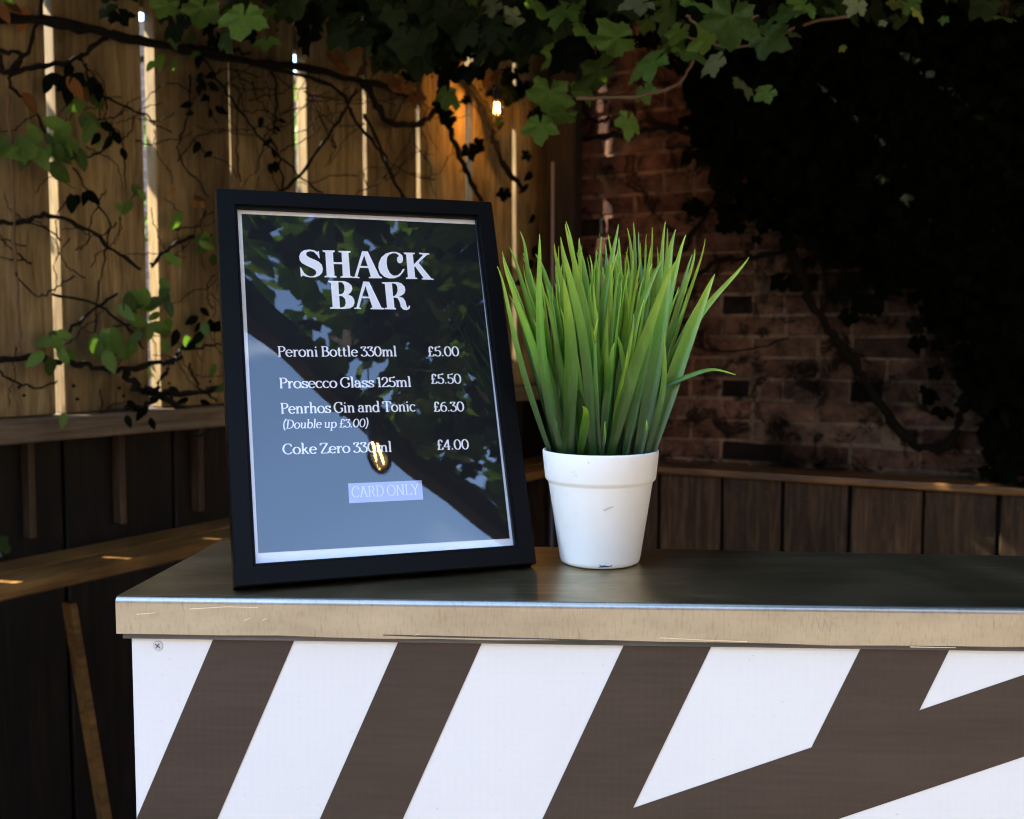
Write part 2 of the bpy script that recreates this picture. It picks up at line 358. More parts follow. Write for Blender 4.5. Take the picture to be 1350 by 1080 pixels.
m, n, l, b = nodes('amber_bulb_glass'); n.remove(b)
tr = n.new('ShaderNodeBsdfTransparent'); tr.inputs['Color'].default_value = (1.0, 0.72, 0.38, 1)
gl = n.new('ShaderNodeBsdfGlossy'); gl.inputs['Roughness'].default_value = 0.05
fr = n.new('ShaderNodeFresnel'); ms = n.new('ShaderNodeMixShader'); l.new(fr.outputs[0], ms.inputs[0]); l.new(tr.outputs[0], ms.inputs[1]); l.new(gl.outputs[0], ms.inputs[2])
l.new(ms.outputs[0], n['Material Output'].inputs['Surface']); M['bulb'] = m

# ------------------------------------------------------------------ ground
gr = obj('ground', mesh('ground', [(-400, -400, 0), (400, -400, 0), (400, 400, 0), (-400, 400, 0)], [(0, 1, 2, 3)]), M['paving']); tag(gr, kind='structure')

# ------------------------------------------------------------------ added surroundings out of view: building and wall that shape the light
m, n, l, b = nodes('facade_brick')
v = coords(n, l, (1, 1, 1)); br = n.new('ShaderNodeTexBrick'); br.inputs['Scale'].default_value = 4.4; br.inputs['Mortar Size'].default_value = 0.012
rt = n.new('ShaderNodeMapping'); rt.inputs['Rotation'].default_value = (R(90), 0, 0); l.new(v, rt.inputs['Vector']); l.new(rt.outputs[0], br.inputs['Vector'])
br.inputs['Color1'].default_value = (0.13, 0.07, 0.05, 1); br.inputs['Color2'].default_value = (0.17, 0.09, 0.06, 1); br.inputs['Mortar'].default_value = (0.25, 0.21, 0.17, 1)
l.new(br.outputs['Color'], b.inputs['Base Color']); setp(b, rough=0.9); M['facade'] = m
M['glass_dark'] = simple('window_glass', (0.02, 0.025, 0.03), 0.08)
M['white_paint'] = simple('white_window_paint', (0.7, 0.7, 0.68), 0.5)
bld = thing('added_building', 'unseen brick building added opposite the bar to block low sky', 'building', (0, -5.6, 0))
obj('wall', box(-9, 9, -4, 0, 0, 4.5), M['facade'], bld)  # added out of view to cut off the low sky
obj('roof', box(-9.2, 9.2, -4.2, 0.12, 4.503, 4.62, 0.01), M['post'], bld)
for x in (-5.4, -1.8, 1.8, 5.4):
    f_ = obj('window', box(-0.55, 0.55, 0.002, 0.05, 1.0, 2.5, 0.005), M['white_paint'], bld, (x, 0, 0))
    for a_, c_ in ((-0.49, -0.02), (0.02, 0.49)): obj('pane', box(a_, c_, 0.052, 0.056, 1.06, 2.44), M['glass_dark'], f_)
m, n, l, b = nodes('ochre_render'); v = coords(n, l)
l.new(ramp(n, l, noise(n, l, v, 2.5, 8, 0.6), [(0.3, (0.46, 0.34, 0.20)), (0.7, (0.60, 0.46, 0.29))]), b.inputs['Base Color']); setp(b, rough=0.95); bump(n, l, b, noise(n, l, v, 60, 5), 0.4, 0.004); M['render'] = m
rw = thing('bounce_wall', 'unseen ochre rendered wall added on the right to bounce warm light', 'wall', (5.9, 0, 0))
obj('wall', box(0, 0.2, -5.58, 2.0, 0, 2.6), M['render'], rw)  # added out of view to throw warm light onto the fence
obj('coping', box(-0.03, 0.23, -5.58, 2.0, 2.602, 2.66, 0.008), M['mortar'], rw)

# ------------------------------------------------------------------ left fence
e = Vector((0.610, 0.792, 0)).normalized(); nb = Vector((-e.y, e.x, 0))       # along the fence; away from the camera
P0 = Vector((-1.06, 2.39, 0)); PITCHF = 0.25; T = 0.047; FTOP = 2.62; RAILZ = 1.085
fence = thing('timber_fence', 'tall fence of broad upright tan planks with sunlit gaps, behind the vines', 'fence', P0)
fence.rotation_euler = (0, 0, math.atan2(e.y, e.x))
# fence-local: x along, y away from camera
bw = PITCHF - 0.028
variants = []
for k in range(5):
    bm = box_bm(0, bw, 0, T, 1.10, FTOP, 0.003)
    variants.append(bmm(bm, 'fence_board')); variants[-1].materials.append(M['fence'])
for k in range(-14, 9):
    o = obj('board', variants[k % 5], None, fence, ((k) * PITCHF + 0.017 + 0.016 * max(0, 1 - abs(k) / 6) + random.uniform(-0.003, 0.003), random.uniform(-0.004, 0.004), 0), (random.uniform(-0.004, 0.004), random.uniform(-0.005, 0.005), 0))
nb_ = bmesh.new()
for k in range(-14, 9):
    for zz in (1.14, 1.16, 2.12, 2.16):
        for xx in (0.05, 0.17): bmesh.ops.create_cone(nb_, cap_ends=True, segments=7, radius1=0.004, radius2=0.0035, depth=0.005, matrix=Matrix.Translation((k * PITCHF + xx + random.uniform(-.008, .008), -0.006, zz + random.uniform(-.008, .008))) @ Matrix.Rotation(math.pi / 2, 4, 'X'))
tag(obj('nails', bmm(nb_), M['bark'], fence), kind='stuff')
for (z0, z1, y0, y1) in ((1.045, 1.098, -0.065, 0.11),):
    obj('bottom_rail', box(-14 * PITCHF, 8.7 * PITCHF, y0, y1, z0, z1, 0.004), M['rail'], fence)
for z in (2.1,):
    obj('back_rail', box(-14 * PITCHF, 8.7 * PITCHF, T + 0.006, T + 0.05, z, z + 0.09, 0.003), M['rail'], fence)

nbw = thing('neighbour_wall', 'pinkish brick wall of the neighbouring plot glimpsed through the fence gaps', 'wall', P0 + nb * 3.0)
nbw.rotation_euler = fence.rotation_euler
obj('wall', box(-6, 5, 0, 0.22, 0, 2.9), M['facade'], nbw); obj('coping', box(-6, 5, -0.03, 0.25, 2.902, 2.97, 0.005), M['mortar'], nbw)
# dark boarding below the fence, with its posts
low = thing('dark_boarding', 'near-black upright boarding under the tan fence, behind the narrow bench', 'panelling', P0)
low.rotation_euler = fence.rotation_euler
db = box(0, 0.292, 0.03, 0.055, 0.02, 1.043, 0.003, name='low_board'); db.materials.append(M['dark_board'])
obj('backing', box(-3.6, 2.2, 0.057, 0.075, 0.02, 1.04), M['post'], low)  # sheet added behind the boards to stop light leaking through
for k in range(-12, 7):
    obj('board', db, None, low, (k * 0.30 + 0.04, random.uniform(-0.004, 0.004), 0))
bt = box(-0.008, 0.008, -0.008, 0.028, 0.82, 1.043, 0.002, name='low_batten'); bt.materials.append(M['brown_board'])
for px, py in ((42, 680), (161, 660), (264, 650)):
    q = hit(px, py, P0, nb) - P0; obj('batten', bt, None, low, (q.dot(e), 0, 0))

# narrow bench in front
d1 = hitz(0, 795, 0.795); d2 = hitz(262, 735, 0.795)
be = (d2 - d1).normalized(); bn = Vector((-be.y, be.x, 0))
bench = thing('narrow_bench', 'narrow brown timber ledge bench dappled with sun below the fence', 'bench', (d1.x, d1.y, 0))
bench.rotation_euler = (0, 0, math.atan2(be.y, be.x))
for j in range(2):
    obj('seat_board', box(-1.6, 2.2, 0.004 + j * 0.105, 0.10 + j * 0.105, 0.795, 0.823, 0.004), M['varnish'], bench)
for x in (-1.2, 0.28, 1.5):
    o = obj('leg', box(-0.012, 0.012, 0.02, 0.14, 0.0, 0.795, 0.002), M['varnish'], bench, (x, 0.01, 0))
    if x == 0.28:
        o.matrix_local = Matrix.Translation((0.12, 0.0, 0)) @ Matrix.Rotation(0, 4, 'Y')
        bpy.data.objects.remove(o)
t0 = hit(97, 795, d1 + bn * 0.03, bn); t1 = hit(147, 1100, d1 + bn * 0.03, bn)
dirl = (t0 - t1).normalized(); t1b = t0 - dirl * (t0.z / dirl.z)
inv = Matrix.Rotation(-math.atan2(be.y, be.x), 4, 'Z')
a0 = inv @ (t0 - Vector((d1.x, d1.y, 0))); a1 = inv @ (t1b - Vector((d1.x, d1.y, 0)))
vs = []
for p in (a1, a0):
    for dx, dy in ((-0.007, 0), (0.007, 0), (0.007, 0.03), (-0.007, 0.03)): vs.append((p.x + dx, p.y + dy, p.z - (0.001 if p is a0 else 0)))
obj('leg', mesh('leg', vs, [(0, 1, 5, 4), (1, 2, 6, 5), (2, 3, 7, 6), (3, 0, 4, 7), (0, 3, 2, 1), (4, 5, 6, 7)]), M['varnish'], bench)

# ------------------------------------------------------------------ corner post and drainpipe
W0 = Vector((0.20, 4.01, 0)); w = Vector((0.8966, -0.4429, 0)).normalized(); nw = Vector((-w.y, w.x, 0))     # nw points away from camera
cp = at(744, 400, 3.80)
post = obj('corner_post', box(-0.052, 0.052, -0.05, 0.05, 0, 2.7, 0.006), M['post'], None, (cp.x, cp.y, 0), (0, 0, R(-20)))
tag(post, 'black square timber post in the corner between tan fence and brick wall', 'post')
dp = at(730, 400, 3.78)
vs, fs = tube([Vector((0, 0, 0)), Vector((0, 0, 1.0)), Vector((0, 0, 1.9))], 0.019, 12)
pipe = thing('drainpipe', 'slim blue-grey pipe running up beside the black corner post', 'pipe', (dp.x, dp.y, 0))
obj('pipe', mesh('pipe', vs, fs, True), M['pipe'], pipe)
vs, fs = tube([Vector((0, 0, 1.35)), Vector((0, 0, 1.38))], 0.024, 12); obj('clip', mesh('clip', vs, fs, True), M['pipe'], pipe)

# ------------------------------------------------------------------ brick wall
wall = thing('brick_wall', 'old red brick wall blackened with soot, behind the plant', 'wall', W0)
wall.rotation_euler = (0, 0, math.atan2(w.y, w.x))
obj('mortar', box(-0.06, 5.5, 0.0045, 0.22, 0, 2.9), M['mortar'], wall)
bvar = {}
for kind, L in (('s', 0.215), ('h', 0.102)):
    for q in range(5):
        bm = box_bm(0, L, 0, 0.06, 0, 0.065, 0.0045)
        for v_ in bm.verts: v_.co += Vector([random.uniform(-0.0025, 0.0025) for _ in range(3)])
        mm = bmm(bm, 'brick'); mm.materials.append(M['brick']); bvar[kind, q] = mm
rest = bmesh.new(); nbk = 0
def place_brick(x, z, kind):
    global nbk
    mm = bvar[kind, random.randrange(5)]
    dy = random.uniform(-0.004, 0.004)
    vis = 0 <= x < 2.75 and 0.80 < z < 2.0
    if vis and nbk < 296:
        nbk += 1
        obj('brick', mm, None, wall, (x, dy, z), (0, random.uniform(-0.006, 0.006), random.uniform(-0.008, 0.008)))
    else:
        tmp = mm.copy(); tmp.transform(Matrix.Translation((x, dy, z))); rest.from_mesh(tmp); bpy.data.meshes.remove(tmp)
rows = range(0, 38)
for r in rows:
    z = r * 0.075 + 0.006
    hd = (r % 4 == 2)
    x = -0.05
    if not hd and r % 2: x -= 0.11
    while x < 5.3:
        if hd: k_, L = 'h', 0.112
        else: k_, L = 's', 0.225
        if random.random() < 0.10: k_, L = ('h', 0.112)
        place_brick(x + random.uniform(-0.002, 0.002), z, k_); x += L
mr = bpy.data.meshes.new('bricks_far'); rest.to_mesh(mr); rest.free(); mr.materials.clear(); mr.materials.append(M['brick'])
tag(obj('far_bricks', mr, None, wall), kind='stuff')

# timber panelling with varnished cap in front of the brick wall
off = 0.16
PB = W0 - nw * off
pan = thing('bench_back', 'dark brown upright boards with a varnished cap rail below the brick wall', 'panelling', (PB.x, PB.y, 0))
pan.rotation_euler = wall.rotation_euler
ncap = Vector((0, 0, 1))
zc = hit(1110, 637, PB, nw).z
edges = [786, 868, 951, 1031, 1119, 1217, 1317, 1425, 1545, 1680]
xs = [(hit(p, 660, PB, nw) - PB).dot(w) for p in edges]
xs = [xs[0] - 0.2 * k for k in (3, 2, 1)] + xs
for i in range(len(xs) - 1):
    x0, x1 = xs[i] + 0.006, xs[i + 1] - 0.006
    tl = random.uniform(-0.004, 0.004)
    obj('board', box(x0, x1, 0.002, 0.024, 0.02, zc - 0.005, 0.003), M['brown_board'], pan, (0, random.uniform(-0.003, 0.003), 0), (0, tl, 0))
    nl = bmesh.new()
    for zx, xx in ((zc - 0.045, x0 + 0.05), (zc - 0.05, x1 - 0.05), (zc - 0.06, (x0 + x1) / 2 - 0.03)):
        bmesh.ops.create_cone(nl, cap_ends=True, segments=8, radius1=0.0035, radius2=0.003, depth=0.004, matrix=Matrix.Translation((xx, 0.0, zc and zx)) @ Matrix.Rotation(math.pi / 2, 4, 'X'))
    mm = bmm(nl, 'nail'); obj('nails', mm, M['slot'], pan)['kind'] = 'stuff'
obj('backing', box(xs[0], xs[-1], 0.028, 0.05, 0.02, zc - 0.01), M['post'], pan)
obj('cap_rail', box(xs[0] - 0.05, xs[-1] + 0.2, -0.028, 0.14, zc - 0.003, zc + 0.022, 0.005, 2), M['varnish'], pan)

# ------------------------------------------------------------------ leaf meshes
def leaf_outline(seed, lobes=5, n=34):
    rd = random.Random(seed); pts = []
    ang = [90, 28, 152, -35, 215]; ln = [1.0, 0.86, 0.86, 0.62, 0.62]
    for i in range(n):
        a = -78 + (336.0 * i / (n - 1)) - 0 if False else (-90 + 12) + 336.0 * i / (n - 1)
        r = 0.50
        for A, L in zip(ang, ln):
            d = abs((a - A + 180) % 360 - 180)
            r = max(r, L * max(0.0, 1 - (d / 46.0) ** 1.25) + 0.34 * (1 if d < 46 else 0) * (d / 46.0))
        r *= 1 + 0.09 * (1 if i % 2 else -1) * 0.6 + rd.uniform(-0.04, 0.04)
        pts.append((r, math.radians(a)))
    return pts, ang
def grape_leaf(seed, size=1.0, cup=0.18):
    pts, ang = leaf_outline(seed)
    rd = random.Random(seed + 50)
    vs = [Vector((0, 0, 0))]; uv = [(0, 0)]; fs = []
    bend = rd.uniform(-0.35, 0.35); N = len(pts)
    for rr, ring in ((0.5, 0), (1.0, 1)):
        for r, a in pts:
            d = min(abs((math.degrees(a) - A + 180) % 360 - 180) for A in ang)
            z = 1.5 * cup * rr * (0.25 + 0.9 * (d / 40.0)) * r + 0.05 * math.sin(a * 7 + seed) * rr * r - 0.42 * (rr * r) ** 2 * (0.6 + bend * math.sin(a * 1.0))
            vs.append(Vector((rr * r * math.cos(a), rr * r * math.sin(a), z * 0.8))); uv.append((min(1, d / 35.0 * rr * r * 1.6), rr))
    for i in range(N - 1):
        fs.append((0, 1 + i, 2 + i)); fs.append((1 + i, 1 + N + i, 2 + N + i, 2 + i))
    m = mesh('grape_leaf', [v * size * 0.5 for v in vs], fs, True, uv); return m
GL = [grape_leaf(s) for s in (3, 7, 12, 21)]
def oval_leaf(seed):
    rd = random.Random(seed); vs = []; uv = []; fs = []; N = 6
    for i in range(N + 1):
        t = i / N; wd = 0.26 * math.sin(math.pi * t ** 0.8) ** 0.8 if 0 < t < 1 else 0.004
        z = -0.25 * t * t + rd.uniform(-0.01, 0.01)
        for s_ in (-1, 0, 1):
            vs.append((s_ * wd, t, z + (0.10 * abs(s_) * wd * 2))); uv.append((abs(s_), t))
    for i in range(N):
        a = i * 3
        fs += [(a, a + 1, a + 4, a + 3), (a + 1, a + 2, a + 5, a + 4)]
    return mesh('oval_leaf', vs, fs, True, uv)
OL = [oval_leaf(s) for s in (1, 2, 3)]
def leafcopy(src, mat):
    m = src.copy(); m.materials.clear(); m.materials.append(mat); return m
LM = {}
for k in ('leaf', 'leaf_pale', 'leaf_yellow', 'leaf_dead', 'leaf_dark', 'canopy'):
    LM[k] = [leafcopy(s, M[k]) for s in GL]; LM['o_' + k] = [leafcopy(s, M[k]) for s in OL]
def orient(nrm, spin):
    z = nrm.normalized(); x = Vector((0, 0, 1)).cross(z)
    if x.length < 1e-3: x = Vector((1, 0, 0))
    x.normalize(); y = z.cross(x)
    return Matrix((x * math.cos(spin) + y * math.sin(spin), -x * math.sin(spin) + y * math.cos(spin), z)).transposed().to_4x4()
def put_leaf(parent, p, size, kind='leaf', nrm=None, spin=None, oval=False, flat=0.0):
    if nrm is None: nrm = Vector((random.uniform(-0.7, 0.7), -1, random.uniform(-0.5, 0.6)))
    if spin is None: spin = math.pi + random.uniform(-0.9, 0.9)
    mt = Matrix.Translation(p - parent.location) @ orient(nrm, spin) @ Matrix.Diagonal((size, size, size, 1))
    return obj('leaf', random.choice(LM[('o_' if oval else '') + kind]), None, parent, mtx=mt)
def bulk_leaves(name, placements, mat, srcs=None, low=True):
    """placements: (pos, size, normal, spin) -> one joined mesh"""
    N = 12 if low else 34; vs = []; fs = []; uv = []
    shapes = []
    for s in (3, 7, 12, 21):
        pts, ang = leaf_outline(s, n=18); rd = random.Random(s)
        sh = [(Vector((0, 0, 0)), (0.0, 0))] + [(Vector((r * math.cos(a) * .5, r * math.sin(a) * .5, -0.10 * r * r + rd.uniform(-.03, .03))), (min(1, min(abs((math.degrees(a) - A + 180) % 360 - 180) for A in ang) / 35), 1)) for r, a in pts]
        shapes.append(sh)
    for p, sz, nr, sp in placements:
        M3 = orient(nr, sp).to_3x3(); sh = random.choice(shapes); b0 = len(vs)
        for v_, u_ in sh: vs.append(tuple(p + M3 @ (v_ * sz))); uv.append(u_)
        k = len(sh)
        for i in range(1, k - 1): fs.append((b0, b0 + i, b0 + i + 1))
    m = mesh(name, vs, fs, False, uv); m.materials.append(mat); return m

# ------------------------------------------------------------------ pergola and the vine over it
EDGE0 = Vector((0.39, -0.35, 0)); edir = Vector((1.0, -0.545, 0)).normalized(); en = Vector((-edir.y, edir.x, 0))
per = thing('pergola', 'dark timber pergola carrying the dense vine above the bar', 'pergola', (EDGE0.x, EDGE0.y, 0))
per.rotation_euler = (0, 0, math.atan2(edir.y, edir.x))
obj('edge_beam', box(-4.2, 5.6, 0.0, 0.05, 2.36, 2.50, 0.004), M['beam'], per)
obj('edge_beam', box(-4.0, 5.5, 3.05, 3.11, 2.36, 2.50, 0.004), M['beam'], per)
rf = box(0.052, 3.9, -0.02, 0.02, 2.40, 2.49, 0.003, name='rafter'); rf.transform(Matrix.Rotation(math.pi / 2, 4, 'Z')); rf.materials.append(M['beam'])
for k in range(-6, 9): obj('rafter', rf, None, per, (k * 0.62 + 0.3, 0, 0.105))
pp = box(-0.045, 0.045, 0.052, 0.14, 0.0, 2.36, 0.004, name='post'); pp.materials.append(M['beam'])
for x in (-3.9, 5.2): obj('post', pp, None, per, (x, 0, 0))

pl2 = []
vine = thing('grape_vine', 'leafy grape vine spreading over the pergola and hanging above the bar', 'vine', (0, 0, 0))
pl = []
def under(x, y):       # distance behind the pergola edge and in front of the brick wall
    a = (Vector((x, y, 0)) - EDGE0).dot(en); c = (W0 - Vector((x, y, 0))).dot(nw); d = (Vector((x, y, 0)) - P0).dot(-nb)
    return a, c, d
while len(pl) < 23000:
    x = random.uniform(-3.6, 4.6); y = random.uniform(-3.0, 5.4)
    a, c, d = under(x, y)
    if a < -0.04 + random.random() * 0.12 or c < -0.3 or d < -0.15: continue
    if y < 0.88 + 0.08 * random.random() and (x < 0.12 + 0.1 * random.random() or (y > 0.38 and x < 0.45)): continue          # opening cut in the unseen canopy so skylight reaches the counter
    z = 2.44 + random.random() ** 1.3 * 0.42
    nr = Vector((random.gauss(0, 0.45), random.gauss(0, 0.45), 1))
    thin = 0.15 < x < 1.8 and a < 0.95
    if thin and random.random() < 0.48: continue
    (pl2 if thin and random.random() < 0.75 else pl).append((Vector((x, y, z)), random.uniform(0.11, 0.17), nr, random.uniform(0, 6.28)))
# sagging clumps below the pergola, kept behind and above the counter
for _ in range(70):
    x = random.uniform(-2.4, 3.2); y = random.uniform(0.4, 4.0)
    a, c, d = under(x, y)
    if a < 0.9 or c < 0.1 or d < 0.25 or (x < 0.5 and y < 1.1): continue
    dep = random.uniform(0.05, 0.28)
    for _ in range(14):
        p = Vector((x + random.gauss(0, 0.13), y + random.gauss(0, 0.13), 2.44 - random.random() * dep))
        if under(p.x, p.y)[0] < 0.5: continue
        pl.append((p, random.uniform(0.09, 0.14), Vector((random.gauss(0, 0.7), random.gauss(-0.4, 0.6), random.gauss(0.5, 0.4))), random.uniform(0, 6.28)))
for _ in range(650):       # dark fringe hanging low under the rafters
    px = random.uniform(120, 1350) if random.random() < 0.5 else random.uniform(380, 760)
    lim = 20 + 60 * math.exp(-((px - 600) / 150.0) ** 2) + 22 * math.sin(px * 0.021) * math.sin(px * 0.008 + 1)
    p = at(px, random.uniform(-90, max(5, lim)), random.uniform(2.15, 3.1))
    if under(p.x, p.y)[2] < 0.12: continue
    pl.append((p, random.uniform(0.06, 0.12), Vector((random.gauss(0, 0.7), -1, random.gauss(0.2, 0.6))), math.pi + random.gauss(0, 0.7)))
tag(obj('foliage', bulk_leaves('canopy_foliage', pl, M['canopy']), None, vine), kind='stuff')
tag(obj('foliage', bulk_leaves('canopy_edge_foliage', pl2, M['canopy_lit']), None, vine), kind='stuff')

# stems of the vine (pixels along the photograph, distance in metres)
def stem(parent, pts, r0, r1=None, name='stem', jit=0.004, mat='bark', n=6, k=6):
    if r1 is None: r1 = r0
    P = smooth_path(pts, k, jit)
    vs, fs = tube(P, lambda t: (r0 + (r1 - r0) * t) * (1 + 0.18 * math.sin(t * 37) + random.uniform(-0.1, 0.1)), n)
    loc = parent.location
    return obj(name, mesh('stem', [v_ - loc for v_ in vs], fs, True), M[mat], parent)

# named leaves hanging in view
for px, py, Y, sz, kd, sp in (
    (725, 120, 2.3, 0.17, 'leaf', 3.0), (712, 165, 2.35, 0.13, 'leaf', 3.3), (745, 150, 2.32, 0.10, 'leaf', 2.8),
    (792, 92, 2.0, 0.15, 'leaf', 2.6), (815, 50, 1.9, 0.14, 'leaf', 1.9), (862, 82, 1.85, 0.13, 'leaf', 2.2), (905, 70, 1.95, 0.12, 'leaf', 3.6),
    (965, 22, 1.7, 0.15, 'leaf', 2.9), (1010, 50, 1.9, 0.12, 'leaf', 4.2), (935, 45, 1.8, 0.11, 'leaf', 2.4), (880, 15, 1.75, 0.10, 'leaf', 3.3), (915, 5, 1.75, 0.11, 'leaf', 3.1),
    (978, 112, 1.9, 0.085, 'leaf_pale', 2.7), (1012, 122, 1.92, 0.07, 'leaf', 2.2), (1045, 45, 1.9, 0.055, 'leaf_pale', 2.4), (945, 82, 1.9, 0.09, 'leaf_pale', 2.0),
    (1208, 17, 1.8, 0.055, 'leaf_yellow', 3.4), (1180, 3, 1.8, 0.045, 'leaf_yellow', 2.6), (1322, 24, 1.8, 0.065, 'leaf_yellow', 3.0), (1245, 25, 1.9, 0.03, 'leaf', 3.0), (1112, 63, 2.0, 0.028, 'leaf_yellow', 2.2), (1165, 30, 1.9, 0.028, 'leaf_pale', 2.0),
    (828, 160, 2.1, 0.10, 'leaf', 3.1), (322, 22, 2.0, 0.15, 'leaf', 3.0), (300, 45, 2.05, 0.10, 'leaf', 3.5), (268, 10, 2.0, 0.12, 'leaf', 3.0), (352, 55, 2.1, 0.09, 'leaf', 3.3),
    (495, 62, 2.5, 0.07, 'leaf', 3.0), (440, 72, 2.6, 0.10, 'leaf_dead', 2.6), (452, 88, 2.6, 0.06, 'leaf_dead', 3.2), (478, 90, 2.6, 0.08, 'leaf_dead', 3.0), (472, 68, 2.6, 0.06, 'leaf_dead', 2.2),
    (532, 112, 2.6, 0.11, 'leaf_dead', 2.4), (548, 128, 2.6, 0.08, 'leaf_dead', 3.4), (518, 108, 2.55, 0.07, 'leaf_dead', 3.8), (655, 98, 3.0, 0.08, 'leaf_dead', 3.0), (628, 88, 3.0, 0.09, 'leaf', 3.0), (640, 108, 3.0, 0.06, 'leaf_dead', 3.4),
    (612, 60, 2.6, 0.10, 'leaf', 3.1), (600, 135, 2.9, 0.06, 'leaf', 2.9), (680, 22, 2.2, 0.09, 'leaf_pale', 1.6), (650, 8, 2.2, 0.09, 'leaf_pale', 2.0), (672, 45, 2.3, 0.08, 'leaf', 2.4), (705, 5, 2.1, 0.10, 'leaf', 3.0),
    (745, 15, 2.0, 0.12, 'leaf', 2.8), (770, 40, 2.0, 0.10, 'leaf', 3.3), (735, 65, 2.2, 0.12, 'leaf', 3.1), (845, 5, 1.8, 0.10, 'leaf_pale', 1.9), (1060, 8, 1.9, 0.09, 'leaf', 2.3), (1095, 14, 1.9, 0.05, 'leaf', 2.0), (1130, 5, 1.9, 0.07, 'leaf_pale', 2.6),
    (1035, 20, 1.85, 0.10, 'leaf', 3.5), (895, 40, 1.9, 0.08, 'leaf', 3.0), (850, 120, 2.1, 0.08, 'leaf', 3.4), (765, 118, 2.2, 0.10, 'leaf', 3.1), (220, 5, 2.0, 0.09, 'leaf', 3.0)):
    put_leaf(vine, at(px, py, Y), sz * 0.85, kd, Vector((random.uniform(-1.1, 1.1), -0.8, random.choice((1, 1, -1)) * random.uniform(0.2, 1.5))), sp + random.uniform(-.2, .2))
for _ in range(24):        # leaves curling over the open edge, in the light
    q = EDGE0 + edir * random.uniform(-0.5, 1.7) + en * random.uniform(0.02, 0.30); q.z = random.uniform(2.30, 2.46)
    put_leaf(vine, q, random.uniform(0.10, 0.16), random.choice(('leaf', 'leaf_pale', 'leaf')), Vector((random.uniform(-1, 0.3), random.uniform(-0.6, 0.9), random.uniform(-0.6, 1))))
for _ in range(16):        # broad pale and bright leaves just inside the edge
    q = EDGE0 + edir * random.uniform(0.0, 1.5) + en * random.uniform(0.08, 0.8); q.z = random.uniform(2.26, 2.40)
    put_leaf(vine, q, random.uniform(0.10, 0.19), random.choice(('leaf_pale', 'leaf_yellow', 'leaf')), Vector((random.uniform(-0.6, 0.3), -1, random.uniform(-0.9, 0.0))))
for _ in range(135):       # the fringe around them
    px = random.choice((random.uniform(600, 1060), random.uniform(150, 760), random.uniform(0, 1350)))
    lim = 75 if 560 < px < 800 else (55 if px < 1060 else 8)
    py = random.uniform(-60, lim) if px < 560 or px > 700 else random.uniform(-40, 125)
    Y = random.uniform(1.9, 2.9)
    p = at(px, py, Y)
    if under(p.x, p.y)[2] < 0.1: continue
    put_leaf(vine, p, random.uniform(0.06, 0.12), random.choice(('leaf', 'leaf_dark', 'leaf_dark', 'leaf_dark')), Vector((random.uniform(-1, 1), -1, random.uniform(-0.2, 1))))

def A(l, Y): return [at(x, y, Y) for x, y in l]
stem(vine, A([(760, 130), (830, 128), (880, 118), (900, 105), (918, 70), (925, 55)], 2.0), 0.0035, 0.0025, 'twig', 0.002, 'twig')
stem(vine, A([(1120, 20), (1060, 32), (1010, 55), (960, 62), (905, 48)], 1.95), 0.0028, 0.002, 'twig', 0.002, 'twig')
stem(vine, A([(905, 20), (930, 38), (960, 40), (1000, 20)], 1.85), 0.0025, 0.0018, 'twig', 0.002, 'twig')

# vine clinging to the fence
def FP(px, py, o=0.05): return hit(px, py, P0 - nb * o, nb)
def WP(px, py, o=0.06): return hit(px, py, W0 - nw * o, nw)
fv = thing('creeper', 'thin dark creeper trained across the tan planks with small green leaves', 'creeper', (P0.x, P0.y, 0))
def fs_(l, r0, r1=None, jit=0.004, mat='bark', o=0.05, name='stem'): stem(fv, [FP(x, y, o) for x, y in l], r0, r1, name, jit, mat)
fs_([(-40, 20), (60, 30), (130, 42), (210, 60), (300, 76), (400, 90), (480, 108), (560, 130)], 0.011, 0.009)
fs_([(-40, 15), (80, 28), (180, 55), (260, 62), (330, 70)], 0.008, 0.005, 0.008)
fs_([(330, 84), (420, 105), (455, 130), (465, 155), (500, 200), (530, 260)], 0.006, 0.004)
fs_([(480, 108), (500, 145), (525, 165), (560, 160), (590, 120), (585, 40)], 0.011, 0.008, 0.006)
fs_([(360, 262), (400, 225), (440, 170), (470, 118)], 0.005, 0.004)
fs_([(540, 20), (570, 50), (605, 95), (640, 140), (650, 180), (660, 210), (690, 250)], 0.012, 0.009, 0.006)
fs_([(590, 160), (600, 190), (620, 240), (640, 280)], 0.010, 0.008, 0.006)
fs_([(480, 150), (505, 200), (520, 240), (540, 270)], 0.005, 0.004)
fs_([(0, 68), (30, 75), (12, 110), (45, 145), (75, 210)], 0.005, 0.003)
fs_([(0, 75), (8, 95), (40, 60), (55, 0)], 0.006, 0.004)
fs_([(10, 95), (60, 88), (100, 78), (125, 60), (150, 40)], 0.007, 0.005)
fs_([(115, 85), (120, 110), (160, 140), (190, 150), (205, 165)], 0.0035, 0.0025)
fs_([(105, 75), (135, 120), (140, 160), (160, 180), (165, 250)], 0.002, 0.0015)
fs_([(95, 207), (125, 205), (140, 188), (148, 160)], 0.003, 0.002)
fs_([(95, 220), (130, 270), (145, 300), (135, 350), (128, 400), (125, 470)], 0.0022, 0.002)
fs_([(-20, 292), (30, 293), (65, 284), (110, 300), (150, 330), (185, 355)], 0.006, 0.004)
fs_([(200, 350), (215, 335), (245, 315), (280, 310)], 0.005, 0.0035)
fs_([(75, 450), (110, 420), (155, 387)], 0.004, 0.003)
fs_([(70, 390), (125, 400), (165, 430), (190, 460)], 0.0035, 0.0025)
fs_([(-20, 478), (40, 472), (90, 478), (130, 485), (170, 487), (215, 478), (240, 470)], 0.008, 0.006, 0.006)
fs_([(0, 490), (20, 505), (50, 510), (75, 502)], 0.003, 0.002)
fs_([(165, 490), (180, 510), (205, 520), (250, 540), (300, 545)], 0.009, 0.008, 0.008)
